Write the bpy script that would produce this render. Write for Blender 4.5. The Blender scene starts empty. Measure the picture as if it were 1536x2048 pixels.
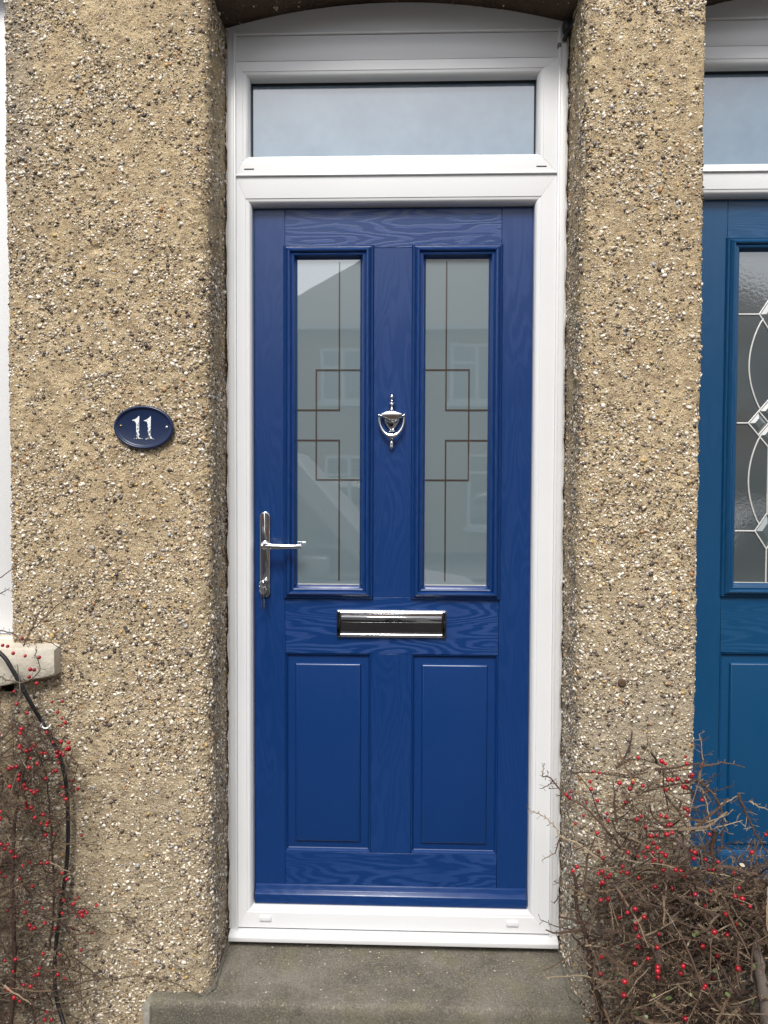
import bpy, bmesh, math, random
import numpy as np
from mathutils import Vector, Matrix

random.seed(11)
rng = np.random.default_rng(11)
S = bpy.context.scene
C = S.collection

# ------------------------------------------------------------------ camera
# X to the right, Y into the wall, Z up; z = 0 is the height of the lens
CY = -1.93
PIT, YAW, ROL = -0.0326, 0.0326, -0.0036
Mc = (Matrix.Rotation(YAW, 3, 'Z') @ Matrix.Rotation(PIT, 3, 'X') @ Matrix.Rotation(ROL, 3, 'Y'))
FPX = 1538.0
cam = bpy.data.cameras.new('camera')
cam.sensor_fit = 'VERTICAL'; cam.sensor_height = 36.0
cam.lens = FPX / 2048 * 36
cam.clip_start = 0.02; cam.clip_end = 500
co = bpy.data.objects.new('camera', cam); C.objects.link(co)
r_, f_, u_ = Mc.col[0], Mc.col[1], Mc.col[2]
co.matrix_world = Matrix(((r_[0], u_[0], -f_[0], 0), (r_[1], u_[1], -f_[1], CY), (r_[2], u_[2], -f_[2], 0), (0, 0, 0, 1)))
S.camera = co

# ------------------------------------------------------------------ daylight (overcast)
SUN_EL, SUN_AZ = math.radians(50), math.radians(186)
w = bpy.data.worlds.new('World'); S.world = w; w.use_nodes = True
nt = w.node_tree; nt.nodes.clear()
sky = nt.nodes.new('ShaderNodeTexSky'); sky.sky_type = 'NISHITA'; sky.sun_disc = False
sky.sun_elevation = SUN_EL; sky.sun_rotation = SUN_AZ; sky.dust_density = 2.5; sky.air_density = 1.0
hs = nt.nodes.new('ShaderNodeHueSaturation'); hs.inputs['Saturation'].default_value = 0.40
bg = nt.nodes.new('ShaderNodeBackground'); bg.inputs['Strength'].default_value = 0.085
ow = nt.nodes.new('ShaderNodeOutputWorld')
nt.links.new(sky.outputs[0], hs.inputs['Color']); nt.links.new(hs.outputs[0], bg.inputs[0]); nt.links.new(bg.outputs[0], ow.inputs[0])
sl = bpy.data.lights.new('sun', 'SUN'); sl.energy = 1.5; sl.angle = math.radians(20); sl.color = (1, 0.965, 0.91)
so = bpy.data.objects.new('sun', sl); C.objects.link(so)
sd = Vector((math.sin(SUN_AZ) * math.cos(SUN_EL), math.cos(SUN_AZ) * math.cos(SUN_EL), math.sin(SUN_EL)))
so.rotation_euler = sd.to_track_quat('Z', 'Y').to_euler(); so.location = sd * 30
S.view_settings.view_transform = 'Standard'; S.view_settings.look = 'None'
S.view_settings.gamma = 1; S.view_settings.use_curve_mapping = False
S.view_settings.exposure = 1.12
S.render.engine = 'CYCLES'
S.cycles.max_bounces = 6

# ------------------------------------------------------------------ helpers
def W(px, py, Y):
    """a point of the place at depth Y, from a direction measured in the photograph"""
    d = Mc @ Vector(((px - 768) / FPX, 1, -(py - 1024) / FPX))
    t = (Y - CY) / d[1]
    return Vector((d[0] * t, Y, d[2] * t))

WO = {}
def tag(o, label=None, cat=None, group=None, kind=None):
    if label: o['label'] = label
    if cat: o['category'] = cat
    if group: o['group'] = group
    if kind: o['kind'] = kind
    return o

def thing(name, label, cat, loc, group=None):
    o = bpy.data.objects.new(name, None); C.objects.link(o)
    o.location = loc; o.empty_display_size = 0.1
    WO[o.name] = Vector(loc)
    return tag(o, label, cat, group)

class MB:
    def __init__(s): s.v = []; s.f = []; s.mi = []
    def add(s, vs, fs, mi=0):
        b = len(s.v); s.v += [tuple(v) for v in vs]; s.f += [tuple(b + i for i in f) for f in fs]; s.mi += [mi] * len(fs)
    def box(s, x0, x1, y0, y1, z0, z1, mi=0):
        vs = [(x, y, z) for x in (x0, x1) for y in (y0, y1) for z in (z0, z1)]
        s.add(vs, [(0, 1, 3, 2), (4, 6, 7, 5), (0, 4, 5, 1), (2, 3, 7, 6), (0, 2, 6, 4), (1, 5, 7, 3)], mi)
    def tube(s, pts, rad, n=6, caps=True, mi=0, flat=None):
        pts = [Vector(p) for p in pts]; m = len(pts)
        if not hasattr(rad, '__len__'): rad = [rad] * m
        vs = []; up = None
        for i, p in enumerate(pts):
            t = (pts[min(i + 1, m - 1)] - pts[max(i - 1, 0)])
            if t.length < 1e-9: t = Vector((0, 0, 1))
            t.normalize()
            if up is None: up = t.orthogonal().normalized()
            up = (up - t * up.dot(t));
            if up.length < 1e-6: up = t.orthogonal()
            up.normalize(); sd_ = t.cross(up)
            for k in range(n):
                a = 2 * math.pi * k / n
                o = up * math.cos(a) * rad[i] + sd_ * math.sin(a) * rad[i]
                if flat: o = Vector((o.x * flat[0], o.y * flat[1], o.z * flat[2]))
                vs.append(p + o)
        fs = [(i * n + k, i * n + (k + 1) % n, (i + 1) * n + (k + 1) % n, (i + 1) * n + k) for i in range(m - 1) for k in range(n)]
        if caps: fs += [tuple(range(n))[::-1], tuple((m - 1) * n + k for k in range(n))]
        s.add(vs, fs, mi)
    def lathe(s, c, prof, n=20, axis='Z', mi=0, scale=(1, 1, 1)):
        vs = []
        for r, h in prof:
            for k in range(n):
                a = 2 * math.pi * k / n; x, y = r * math.cos(a), r * math.sin(a)
                p = (x, y, h) if axis == 'Z' else ((x, h, y) if axis == 'Y' else (h, x, y))
                vs.append((c[0] + p[0] * scale[0], c[1] + p[1] * scale[1], c[2] + p[2] * scale[2]))
        m = len(prof)
        fs = [(i * n + k, i * n + (k + 1) % n, (i + 1) * n + (k + 1) % n, (i + 1) * n + k) for i in range(m - 1) for k in range(n)]
        fs += [tuple(range(n))[::-1], tuple((m - 1) * n + k for k in range(n))]
        s.add(vs, fs, mi)
    def prism(s, poly, y0, y1, mi=0):
        """polygon in x, z extruded from y0 to y1"""
        n = len(poly)
        s.add([(x, y0, z) for x, z in poly] + [(x, y1, z) for x, z in poly],
              [tuple(range(n)), tuple(range(n, 2 * n))[::-1]] + [(i, (i + 1) % n, n + (i + 1) % n, n + i)[::-1] for i in range(n)], mi)
    def sweepx(s, prof, x0, x1, mi=0):
        """closed y, z outline extruded along x"""
        n = len(prof)
        s.add([(x0, y, z) for y, z in prof] + [(x1, y, z) for y, z in prof],
              [tuple(range(n)), tuple(range(n, 2 * n))[::-1]] + [(i, (i + 1) % n, n + (i + 1) % n, n + i)[::-1] for i in range(n)], mi)

def place(o, parent, c):
    if parent is not None:
        o.parent = parent; o.location = c - WO[parent.name]
    else: o.location = c
    WO[o.name] = Vector(c)

def obj(name, mb, mats, parent=None, bevel=0, seg=2, smooth=True, angle=40, origin=None, kind=None):
    me = bpy.data.meshes.new(name)
    a = np.array(mb.v, dtype=float)
    c = Vector(origin) if origin is not None else Vector((a.min(0) + a.max(0)) / 2)
    a = a - np.array(c)
    me.from_pydata(a.tolist(), [], mb.f)
    if not isinstance(mats, (list, tuple)): mats = [mats]
    for m in mats: me.materials.append(m)
    me.polygons.foreach_set('material_index', mb.mi)
    bm = bmesh.new(); bm.from_mesh(me)
    bmesh.ops.recalc_face_normals(bm, faces=bm.faces)
    if bevel:
        es = [e for e in bm.edges if len(e.link_faces) == 2 and e.calc_face_angle(0) > math.radians(25)]
        bmesh.ops.bevel(bm, geom=es, offset=bevel, segments=seg, affect='EDGES', profile=0.5, clamp_overlap=True)
    bm.to_mesh(me); bm.free()
    if smooth:
        me.shade_smooth(); me.set_sharp_from_angle(angle=math.radians(angle))
    o = bpy.data.objects.new(name, me); C.objects.link(o)
    place(o, parent, c)
    if kind: o['kind'] = kind
    return o

def npobj(name, V, F, mats, parent=None, smooth=True, kind=None, origin=None):
    """V (n,3) and F (m,3 or 4) as arrays"""
    me = bpy.data.meshes.new(name)
    c = np.array(origin) if origin is not None else (V.min(0) + V.max(0)) / 2
    V = V - c
    k = F.shape[1]
    me.vertices.add(len(V)); me.vertices.foreach_set('co', V.astype(np.float32).ravel())
    me.loops.add(F.size); me.loops.foreach_set('vertex_index', F.astype(np.int32).ravel())
    me.polygons.add(len(F))
    me.polygons.foreach_set('loop_start', np.arange(0, F.size, k, dtype=np.int32))
    me.polygons.foreach_set('loop_total', np.full(len(F), k, dtype=np.int32))
    me.update(calc_edges=True)
    for m in (mats if isinstance(mats, (list, tuple)) else [mats]): me.materials.append(m)
    if smooth: me.shade_smooth()
    o = bpy.data.objects.new(name, me); C.objects.link(o)
    place(o, parent, Vector(c))
    if kind: o['kind'] = kind
    return o

# --- numpy value noise
def _h(ix, iy, iz, s):
    n = (ix * 374761393 + iy * 668265263 + iz * 1274126177 + s * 144665) & 0xffffffff
    n = ((n ^ (n >> 13)) * 1103515245) & 0xffffffff
    n = (n ^ (n >> 16)) & 0xffff
    return n / 32767.5 - 1
def vn(P, s=0):
    i = np.floor(P).astype(np.int64); f = P - i; f = f * f * (3 - 2 * f)
    o = 0
    for a in (0, 1):
        for b in (0, 1):
            for c in (0, 1):
                wgt = (f[..., 0] if a else 1 - f[..., 0]) * (f[..., 1] if b else 1 - f[..., 1]) * (f[..., 2] if c else 1 - f[..., 2])
                o = o + wgt * _h(i[..., 0] + a, i[..., 1] + b, i[..., 2] + c, s)
    return o

# --- materials
class NT:
    def __init__(s, name):
        s.m = bpy.data.materials.new(name); s.m.use_nodes = True
        s.t = s.m.node_tree; s.b = s.t.nodes['Principled BSDF']
    def n(s, typ, **kw):
        nd = s.t.nodes.new('ShaderNode' + typ)
        for k, v in kw.items():
            if k.startswith('i_'):
                key = k[2:].replace('_', ' ')
                nd.inputs[key].default_value = v
            else: setattr(nd, k, v)
        return nd
    def l(s, a, b): s.t.links.new(a, b)
    def math(s, op, a, b=None, c=None, clamp=False):
        nd = s.t.nodes.new('ShaderNodeMath'); nd.operation = op; nd.use_clamp = clamp
        for i, x in enumerate((a, b, c)):
            if x is None: continue
            if isinstance(x, (int, float)): nd.inputs[i].default_value = x
            else: s.l(x, nd.inputs[i])
        return nd.outputs[0]
    def mix(s, fac, a, b):
        nd = s.t.nodes.new('ShaderNodeMix'); nd.data_type = 'RGBA'
        for k, x in ((0, fac), (6, a), (7, b)):
            if isinstance(x, (int, float)): nd.inputs[k].default_value = x
            elif isinstance(x, tuple): nd.inputs[k].default_value = (*x[:3], 1)
            else: s.l(x, nd.inputs[k])
        return nd.outputs[2]
    def ramp(s, fac, stops, interp='LINEAR'):
        nd = s.t.nodes.new('ShaderNodeValToRGB'); cr = nd.color_ramp; cr.interpolation = interp
        while len(cr.elements) < len(stops): cr.elements.new(0.5)
        for e, (p, c) in zip(cr.elements, stops):
            e.position = p; e.color = (*c, 1) if len(c) == 3 else c
        s.l(fac, nd.inputs[0]); return nd.outputs[0]
    def noise(s, vec, scale, detail=3, rough=0.5):
        nd = s.t.nodes.new('ShaderNodeTexNoise'); nd.inputs['Scale'].default_value = scale
        nd.inputs['Detail'].default_value = detail; nd.inputs['Roughness'].default_value = rough
        if vec is not None: s.l(vec, nd.inputs['Vector'])
        return nd.outputs[0]
    def bump(s, h, strength=0.3, dist=0.001, inp='Normal'):
        nd = s.t.nodes.new('ShaderNodeBump'); nd.inputs['Strength'].default_value = strength; nd.inputs['Distance'].default_value = dist
        s.l(h, nd.inputs['Height']); s.l(nd.outputs[0], s.b.inputs[inp]); return nd
    def set(s, **kw):
        for k, v in kw.items():
            key = k.replace('_', ' '); inp = s.b.inputs[key]
            if isinstance(v, tuple): v = (*v[:3], 1)
            if isinstance(v, (int, float, tuple)): inp.default_value = v
            else: s.l(v, inp)
        return s
    def pos(s): return s.n('NewGeometry').outputs['Position']

def plain(name, col, rough=0.5, metal=0.0, var=0.06, bump=0.0, scale=60):
    k = NT(name); p = k.pos()
    n = k.noise(p, scale, 3)
    c2 = tuple(max(0, x * (1 - 2 * var)) for x in col); c1 = tuple(min(1, x * (1 + var)) for x in col)
    k.set(Base_Color=k.mix(n, c2, c1), Roughness=rough, Metallic=metal)
    if bump: k.bump(k.noise(p, scale * 8, 2), bump, 0.0006)
    return k.m

def upvc():
    k = NT('white_upvc'); p = k.pos()
    n = k.noise(p, 5, 3, 0.6)
    k.set(Base_Color=k.mix(n, (0.68, 0.69, 0.70), (0.74, 0.745, 0.75)), Roughness=k.math('MULTIPLY_ADD', n, 0.12, 0.26))
    k.bump(k.noise(p, 35, 2), 0.05, 0.002)
    return k.m

def door_paint(name, col, vertical=True, grain=1.0):
    k = NT(name)
    tc = k.n('TexCoord').outputs['Object']; sp = k.n('SeparateXYZ'); k.l(tc, sp.inputs[0])
    rnd = k.n('ObjectInfo').outputs['Random']
    al, ac = (sp.outputs[2], sp.outputs[0]) if vertical else (sp.outputs[0], sp.outputs[2])
    al = k.math('MULTIPLY_ADD', rnd, 7.0, al)
    def vec(sa, sc, z=0.0):
        cb = k.n('CombineXYZ'); k.l(k.math('MULTIPLY', al, sa), cb.inputs[0]); k.l(k.math('MULTIPLY', ac, sc), cb.inputs[1]); k.l(rnd, cb.inputs[2])
        return cb.outputs[0]
    big = k.noise(vec(1.9, 10.5), 1.0, 2, 0.45)
    fib = k.noise(vec(45, 900), 1.0, 2, 0.6)
    zig = k.noise(vec(14, 210), 1.0, 2, 0.6)
    ph = k.math('ADD', k.math('MULTIPLY', big, 120.0), k.math('MULTIPLY', zig, 4.2))
    ph = k.math('ADD', ph, k.math('MULTIPLY', fib, 1.6))
    band = k.math('SINE', ph)
    mask = k.n('MapRange', interpolation_type='SMOOTHSTEP'); k.l(band, mask.inputs[0])
    mask.inputs[1].default_value = -0.25; mask.inputs[2].default_value = 0.55
    mk = mask.outputs[0]
    # grain fades out in patches, as the moulded skin does
    pt = k.n('MapRange'); k.l(k.noise(tc, 3.0, 1), pt.inputs[0]); pt.inputs[1].default_value = 0.30; pt.inputs[2].default_value = 0.55
    mk = k.math('MULTIPLY', mk, k.math('MULTIPLY_ADD', pt.outputs[0], 0.7, 0.3))
    mk = k.math('MULTIPLY', mk, grain)
    c2 = tuple(min(1, c * 1.32 + 0.005) for c in col)  # paler sheen of the embossed grain, put into the paint colour
    k.set(Base_Color=k.mix(k.math('MULTIPLY', mk, 0.85), col, c2), Roughness=k.math('MULTIPLY_ADD', mk, 0.24, 0.29))
    k.b.inputs['Specular IOR Level'].default_value = 0.55
    h = k.math('ADD', k.math('MULTIPLY', fib, k.math('MULTIPLY_ADD', mk, 0.8, 0.35)), k.math('MULTIPLY', mk, 0.25))
    k.bump(h, 0.35, 0.0007)
    return k.m

def brown_patch(k, p, col):
    """mottled dark brown patch low on the wall behind the left shrub"""
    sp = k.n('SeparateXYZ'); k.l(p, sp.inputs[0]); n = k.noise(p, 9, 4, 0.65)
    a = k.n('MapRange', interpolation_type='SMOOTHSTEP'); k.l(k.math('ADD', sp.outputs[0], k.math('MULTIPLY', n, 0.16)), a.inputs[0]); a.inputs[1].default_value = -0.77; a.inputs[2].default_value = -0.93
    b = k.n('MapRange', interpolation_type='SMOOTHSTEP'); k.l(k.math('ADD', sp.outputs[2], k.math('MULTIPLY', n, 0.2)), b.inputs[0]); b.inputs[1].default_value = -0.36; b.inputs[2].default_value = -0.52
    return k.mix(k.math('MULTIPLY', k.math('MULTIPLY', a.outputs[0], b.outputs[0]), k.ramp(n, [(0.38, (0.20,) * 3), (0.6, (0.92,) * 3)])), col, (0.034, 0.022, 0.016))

def render_mat():
    k = NT('tan_render'); p = k.pos()
    a = k.noise(p, 2.2, 3, 0.6); b = k.noise(p, 28, 4, 0.65); f = k.noise(p, 420, 3, 0.7)
    col = k.mix(k.ramp(a, [(0.35, (0, 0, 0)), (0.65, (1, 1, 1))]), (0.54, 0.415, 0.245), (0.68, 0.54, 0.33))
    col = k.mix(k.ramp(b, [(0.38, (1, 1, 1)), (0.62, (0, 0, 0))]), col, (0.36, 0.27, 0.165))
    col = k.mix(k.math('MULTIPLY', k.ramp(f, [(0.45, (0, 0, 0)), (0.75, (1, 1, 1))]), 0.5), col, (0.16, 0.12, 0.08))
    # small grit bedded in the render
    vo = k.n('TexVoronoi'); vo.inputs['Scale'].default_value = 330; k.l(p, vo.inputs['Vector'])
    vs = k.n('SeparateColor'); k.l(vo.outputs['Color'], vs.inputs[0])
    gc = k.ramp(vs.outputs[0], [(0, (0.09, 0.06, 0.045)), (0.28, (0.78, 0.70, 0.56)), (0.55, (0.22, 0.16, 0.10)), (0.75, (0.64, 0.52, 0.34))], 'CONSTANT')
    gm = k.math('MULTIPLY', k.math('GREATER_THAN', vs.outputs[1], 0.50), k.math('LESS_THAN', vo.outputs['Distance'], 0.42))
    col = k.mix(k.math('MULTIPLY', gm, 0.85), col, gc)
    sp = k.n('SeparateXYZ'); k.l(p, sp.inputs[0])
    # weathered greyer, dirtier foot of the wall
    g = k.n('MapRange'); k.l(k.math('ADD', sp.outputs[2], k.math('MULTIPLY', a, 0.8)), g.inputs[0]); g.inputs[1].default_value = 0.35; g.inputs[2].default_value = -0.75
    rx = k.n('MapRange'); k.l(sp.outputs[0], rx.inputs[0]); rx.inputs[1].default_value = -0.2; rx.inputs[2].default_value = 0.5; rx.inputs[3].default_value = 0.35; rx.inputs[4].default_value = 0.9
    col = k.mix(k.math('MULTIPLY', g.outputs[0], rx.outputs[0]), col, (0.33, 0.30, 0.245))
    dx = k.n('MapRange'); k.l(k.math('ADD', sp.outputs[0], k.math('MULTIPLY', a, 0.12)), dx.inputs[0]); dx.inputs[1].default_value = -0.84; dx.inputs[2].default_value = -0.93
    dz_ = k.n('MapRange'); k.l(k.math('ADD', sp.outputs[2], k.math('MULTIPLY', a, 0.6)), dz_.inputs[0]); dz_.inputs[1].default_value = 0.75; dz_.inputs[2].default_value = 1.25
    col = k.mix(k.math('MULTIPLY', k.math('MULTIPLY', dx.outputs[0], dz_.outputs[0]), 0.7), col, (0.27, 0.235, 0.19))
    col = brown_patch(k, p, col)
    k.set(Base_Color=col, Roughness=0.92); k.b.inputs['Specular IOR Level'].default_value = 0.2
    k.bump(k.math('ADD', f, k.math('MULTIPLY', k.noise(p, 120, 3), 2.2)), 1.0, 0.0026)
    return k.m

def pebble_mat():
    k = NT('pebble_mix')
    r = k.n('NewGeometry').outputs['Random Per Island']
    c = k.ramp(r, [(0, (0.86, 0.80, 0.70)), (0.15, (0.70, 0.62, 0.49)), (0.26, (0.48, 0.39, 0.26)), (0.36, (0.32, 0.25, 0.16)), (0.46, (0.56, 0.46, 0.31)),
                   (0.55, (0.050, 0.034, 0.030)), (0.67, (0.11, 0.075, 0.052)), (0.75, (0.21, 0.15, 0.09)), (0.82, (0.42, 0.22, 0.09)), (0.845, (0.55, 0.36, 0.12)),
                   (0.87, (0.15, 0.12, 0.11)), (0.91, (0.70, 0.62, 0.50)), (0.96, (0.36, 0.35, 0.34))], 'CONSTANT')
    n = k.noise(k.pos(), 500, 2)
    k.set(Base_Color=brown_patch(k, k.pos(), k.mix(k.math('MULTIPLY', n, 0.22), c, (0.30, 0.25, 0.18))), Roughness=0.36)
    return k.m

def concrete(name, col, moss=0.4):
    k = NT(name); p = k.pos()
    a = k.noise(p, 7, 5, 0.7); f = k.noise(p, 200, 3, 0.75); s = k.noise(p, 90, 2, 0.5)
    d = tuple(c * 0.50 for c in col); g = (col[0] * 0.75, col[1] * 0.80, col[2] * 0.55)
    c = k.mix(k.ramp(a, [(0.35, (0, 0, 0)), (0.62, (1, 1, 1))]), d, col)
    c = k.mix(k.math('MULTIPLY', k.ramp(k.noise(p, 11, 4, 0.7), [(0.48, (0, 0, 0)), (0.62, (1, 1, 1))]), moss), c, g)
    c = k.mix(k.ramp(f, [(0.5, (0, 0, 0)), (0.78, (1, 1, 1))]), c, tuple(x * 1.7 for x in col))
    c = k.mix(k.ramp(f, [(0.26, (1, 1, 1)), (0.44, (0, 0, 0))]), c, tuple(x * 0.4 for x in col))
    c = k.mix(k.ramp(s, [(0.73, (0, 0, 0)), (0.76, (1, 1, 1))]), c, tuple(min(1, x * 3) for x in col))
    k.set(Base_Color=c, Roughness=0.9); k.bump(k.math('ADD', f, s), 0.7, 0.0015)
    return k.m

def frosted():
    k = NT('frosted_glass'); p = k.pos()
    n = k.noise(p, 4, 2)
    k.set(Base_Color=k.mix(n, (0.125, 0.178, 0.200), (0.145, 0.192, 0.210)), Roughness=0.45, Coat_Weight=1.0, Coat_Roughness=0.01, Coat_IOR=2.8)
    nd = k.bump(k.noise(p, 9, 1), 0.02, 0.004, 'Coat Normal')
    return k.m
def fan_glass():
    k = NT('fanlight_glass'); p = k.pos()
    n = k.ramp(k.noise(p, 6, 3, 0.6), [(0.35, (0, 0, 0)), (0.65, (1, 1, 1))])
    k.set(Base_Color=k.mix(n, (0.012, 0.075, 0.140), (0.065, 0.145, 0.215)), Roughness=0.4, Coat_Weight=1.0, Coat_Roughness=0.09, Coat_IOR=2.55)
    k.bump(k.noise(p, 160, 2), 0.06, 0.001, 'Coat Normal')
    return k.m
def glassy(name, col, rip=0.0, ior=1.85):
    k = NT(name); p = k.pos()
    k.set(Base_Color=k.mix(k.noise(p, 8, 2), col, tuple(c * 1.4 for c in col)), Roughness=0.4, Coat_Weight=1.0, Coat_Roughness=0.02, Coat_IOR=ior)
    if rip:
        k.bump(k.noise(p, 110, 3, 0.6), rip, 0.003, 'Coat Normal')
    return k.m

UP = upvc()
BLUE = (0.0024, 0.0300, 0.134); TEAL = (0.0030, 0.052, 0.136)
MAT = {}
for nm, c in (('blue', BLUE), ('teal', TEAL)):
    g = 1.0 if nm == 'blue' else 0.6
    MAT[nm] = (door_paint(nm + '_paint_vertical', c, True, g * 0.24), door_paint(nm + '_paint_horizontal', c, False, g))
    MAT[nm + 'p'] = door_paint(nm + '_panel', c, True, 0.08)
    MAT[nm + 'm'] = (door_paint(nm + '_trim_vertical', c, True, 0.25), door_paint(nm + '_trim_horizontal', c, False, 0.25))
CHROME = plain('chrome', (0.80, 0.80, 0.81), 0.06, 1.0, 0.02)
CHROME_D = plain('brushed_chrome', (0.55, 0.54, 0.52), 0.22, 1.0, 0.1)
BRASS = plain('dull_brass', (0.30, 0.22, 0.12), 0.4, 1.0, 0.2)
BLACK = plain('black_rubber', (0.018, 0.018, 0.02), 0.45, 0, 0.2)
DARKGAP = plain('dark_gasket', (0.012, 0.012, 0.015), 0.7)
REND = render_mat(); PEB = pebble_mat()
STEP = concrete('step_concrete', (0.165, 0.149, 0.120), 0.5)
FROST = frosted(); FANG = fan_glass()
LEADG = glassy('textured_glass', (0.045, 0.055, 0.057), 0.05, 2.6)
BEVG = glassy('bevelled_glass', (0.08, 0.10, 0.10), 0.0, 2.6)
CLEARL = glassy('clear_glass_line', (0.028, 0.018, 0.012), 0.0, 2.2)
CAME = plain('bright_lead', (0.72, 0.72, 0.70), 0.35, 0.3, 0.08, 0.3)
SILL = None

# ------------------------------------------------------------------ measurements
GZ = -1.47                      # ground
XL, XR = -0.505, 0.424          # reveals of the doorway
X2L, X2R = 0.716, 1.640         # reveals of the neighbouring doorway
WXR = -1.018                    # right edge of the window opening
REV = 0.235                     # how deep the reveals run
TOPZ = 2.6

# ------------------------------------------------------------------ ground, road
def flat(name, x0, x1, y0, y1, z0, z1, m, bev=0.0):
    b = MB(); b.box(x0, x1, y0, y1, z0, z1); o = obj(name, b, m, bevel=bev); o['kind'] = 'structure'; return o
SOIL = concrete('soil', (0.060, 0.045, 0.030), 0.8)
flat('ground', -150, 150, -150, 60, GZ - 0.30, GZ - 0.16, plain('grass_verge', (0.05, 0.06, 0.03), 0.95, 0, 0.3, 0.5, 8))
flat('front_path', -0.42, 0.38, -1.2, -0.06, GZ - 0.2, GZ, concrete('path_tarmac', (0.050, 0.049, 0.047), 0.3), 0.004)
flat('flower_bed', -3.2, -0.424, -1.2, 0.02, GZ - 0.2, GZ - 0.01, SOIL)
tag(flat('flower_bed', 0.384, 3.2, -1.2, 0.02, GZ - 0.2, GZ - 0.01, SOIL))
flat('pavement', -40, 40, -2.75, -1.204, GZ - 0.2, GZ - 0.02, concrete('paving', (0.105, 0.10, 0.092), 0.2), 0.01)
flat('road', -60, 60, -10.2, -2.754, GZ - 0.25, GZ - 0.14, concrete('asphalt', (0.055, 0.055, 0.056), 0.0))
flat('far_pavement', -40, 40, -12.6, -10.204, GZ - 0.2, GZ - 0.02, concrete('far_paving', (0.22, 0.205, 0.19), 0.2), 0.01)

# ------------------------------------------------------------------ pebbledashed wall
wall = thing('house_wall', 'tan pebbledashed house front with two arched doorways', 'wall', (0.15, 0.0, GZ))
DENT = W(192, 497, 0)
def displace(P, N):
    q = P
    d = 0.0032 * vn(q / 0.16, 1) + 0.0011 * vn(q / 0.038, 2) + 0.0013 * vn(q / 0.017, 3) + 0.0011 * vn(q / 0.009, 4)
    e = np.exp(-(((P[..., 0] - DENT.x) / 0.022) ** 2 + ((P[..., 2] - DENT.z - 0.25 * (P[..., 0] - DENT.x)) / 0.009) ** 2))
    d = d - 0.010 * e + 0.003 * np.exp(-(((P[..., 0] - DENT.x) / 0.03) ** 2 + ((P[..., 2] - DENT.z + 0.018) / 0.010) ** 2))
    return P + N * d[..., None]

def ico():
    bm = bmesh.new(); bmesh.ops.create_icosphere(bm, subdivisions=1, radius=1.0)
    V = np.array([v.co[:] for v in bm.verts]); F = np.array([[v.index for v in f.verts] for f in bm.faces]); bm.free()
    return V, F
IV, IF = ico()
OV = np.array([(1, 0, 0), (-1, 0, 0), (0, 1, 0), (0, -1, 0), (0, 0, 1), (0, 0, -1)], float) * 1.12
OF = np.array([(0, 2, 4), (2, 1, 4), (1, 3, 4), (3, 0, 4), (2, 0, 5), (1, 2, 5), (3, 1, 5), (0, 3, 5)])

def pebbles(P, D, N, dens, parent, vis=None):
    """scatter stones over a displaced grid: P flat, D displaced, N normals"""
    nu, nv = P.shape[:2]
    du = np.linalg.norm(P[1:, :-1] - P[:-1, :-1], axis=-1); dv = np.linalg.norm(P[:-1, 1:] - P[:-1, :-1], axis=-1)
    ar = (du * dv).ravel(); tot = ar.sum(); n = int(tot * dens)
    idx = rng.choice(len(ar), n, p=ar / tot); iu, iv = idx // (nv - 1), idx % (nv - 1)
    a, b = rng.random(n)[:, None], rng.random(n)[:, None]
    def bl(A): return (A[iu, iv] * (1 - a) + A[iu + 1, iv] * a) * (1 - b) + (A[iu, iv + 1] * (1 - a) + A[iu + 1, iv + 1] * a) * b
    p = bl(D); nn = bl(N); nn /= np.linalg.norm(nn, axis=1)[:, None]
    den = 0.66 + 0.60 * vn(p / 0.13, 7) + 0.35 * (p[:, 0] < -0.90) + 0.55 * vn(p / 0.03, 8) - 0.25 * (p[:, 2] > 0.55) * 1.0 + 0.12 * (p[:, 2] < -0.2)
    den = den - 1.2 * np.exp(-(((p[:, 0] - DENT.x) / 0.03) ** 2 + ((p[:, 2] - DENT.z) / 0.013) ** 2))
    keep = rng.random(n) < np.clip(den, 0.15, 1)
    p, nn = p[keep], nn[keep]; n = len(p)
    r = np.clip(rng.lognormal(math.log(0.00215), 0.47, n), 0.0011, 0.0062)
    # near the top of the wall the stones are finer
    t1 = np.cross(nn, rng.normal(size=(n, 3)) * np.array([0.7, 0.7, 1.0])); t1 /= np.linalg.norm(t1, axis=1)[:, None]
    t2 = np.cross(nn, t1)
    tilt = rng.normal(size=(n, 3)) * 0.30; n2 = nn + tilt; n2 /= np.linalg.norm(n2, axis=1)[:, None]
    t1 = np.cross(n2, t2); t1 /= np.linalg.norm(t1, axis=1)[:, None]; t2 = np.cross(n2, t1)
    sa = r * rng.uniform(1.0, 1.45, n); sb = r * rng.uniform(0.7, 1.0, n); sc = r * rng.uniform(0.30, 0.65, n)
    outs = []
    base = p + nn * (sc * rng.uniform(-0.35, 0.45, n))[:, None]
    for sel, TV, TF in ((r >= 0.0021, IV, IF), (r < 0.0021, OV, OF)):
        m = int(sel.sum())
        L = TV[None] * (1 + 0.16 * rng.normal(size=(m, len(TV), 1)).clip(-1.5, 1.5))
        V = base[sel][:, None] + L[..., 0:1] * (t1 * sa[:, None])[sel][:, None] + L[..., 1:2] * (t2 * sb[:, None])[sel][:, None] + L[..., 2:3] * (n2 * sc[:, None])[sel][:, None]
        F = (TF[None] + (np.arange(m) * len(TV))[:, None, None]).reshape(-1, 3)
        outs.append(npobj('pebble', V.reshape(-1, 3), F, PEB, parent, smooth=False, kind='stuff'))
    return outs

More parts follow.
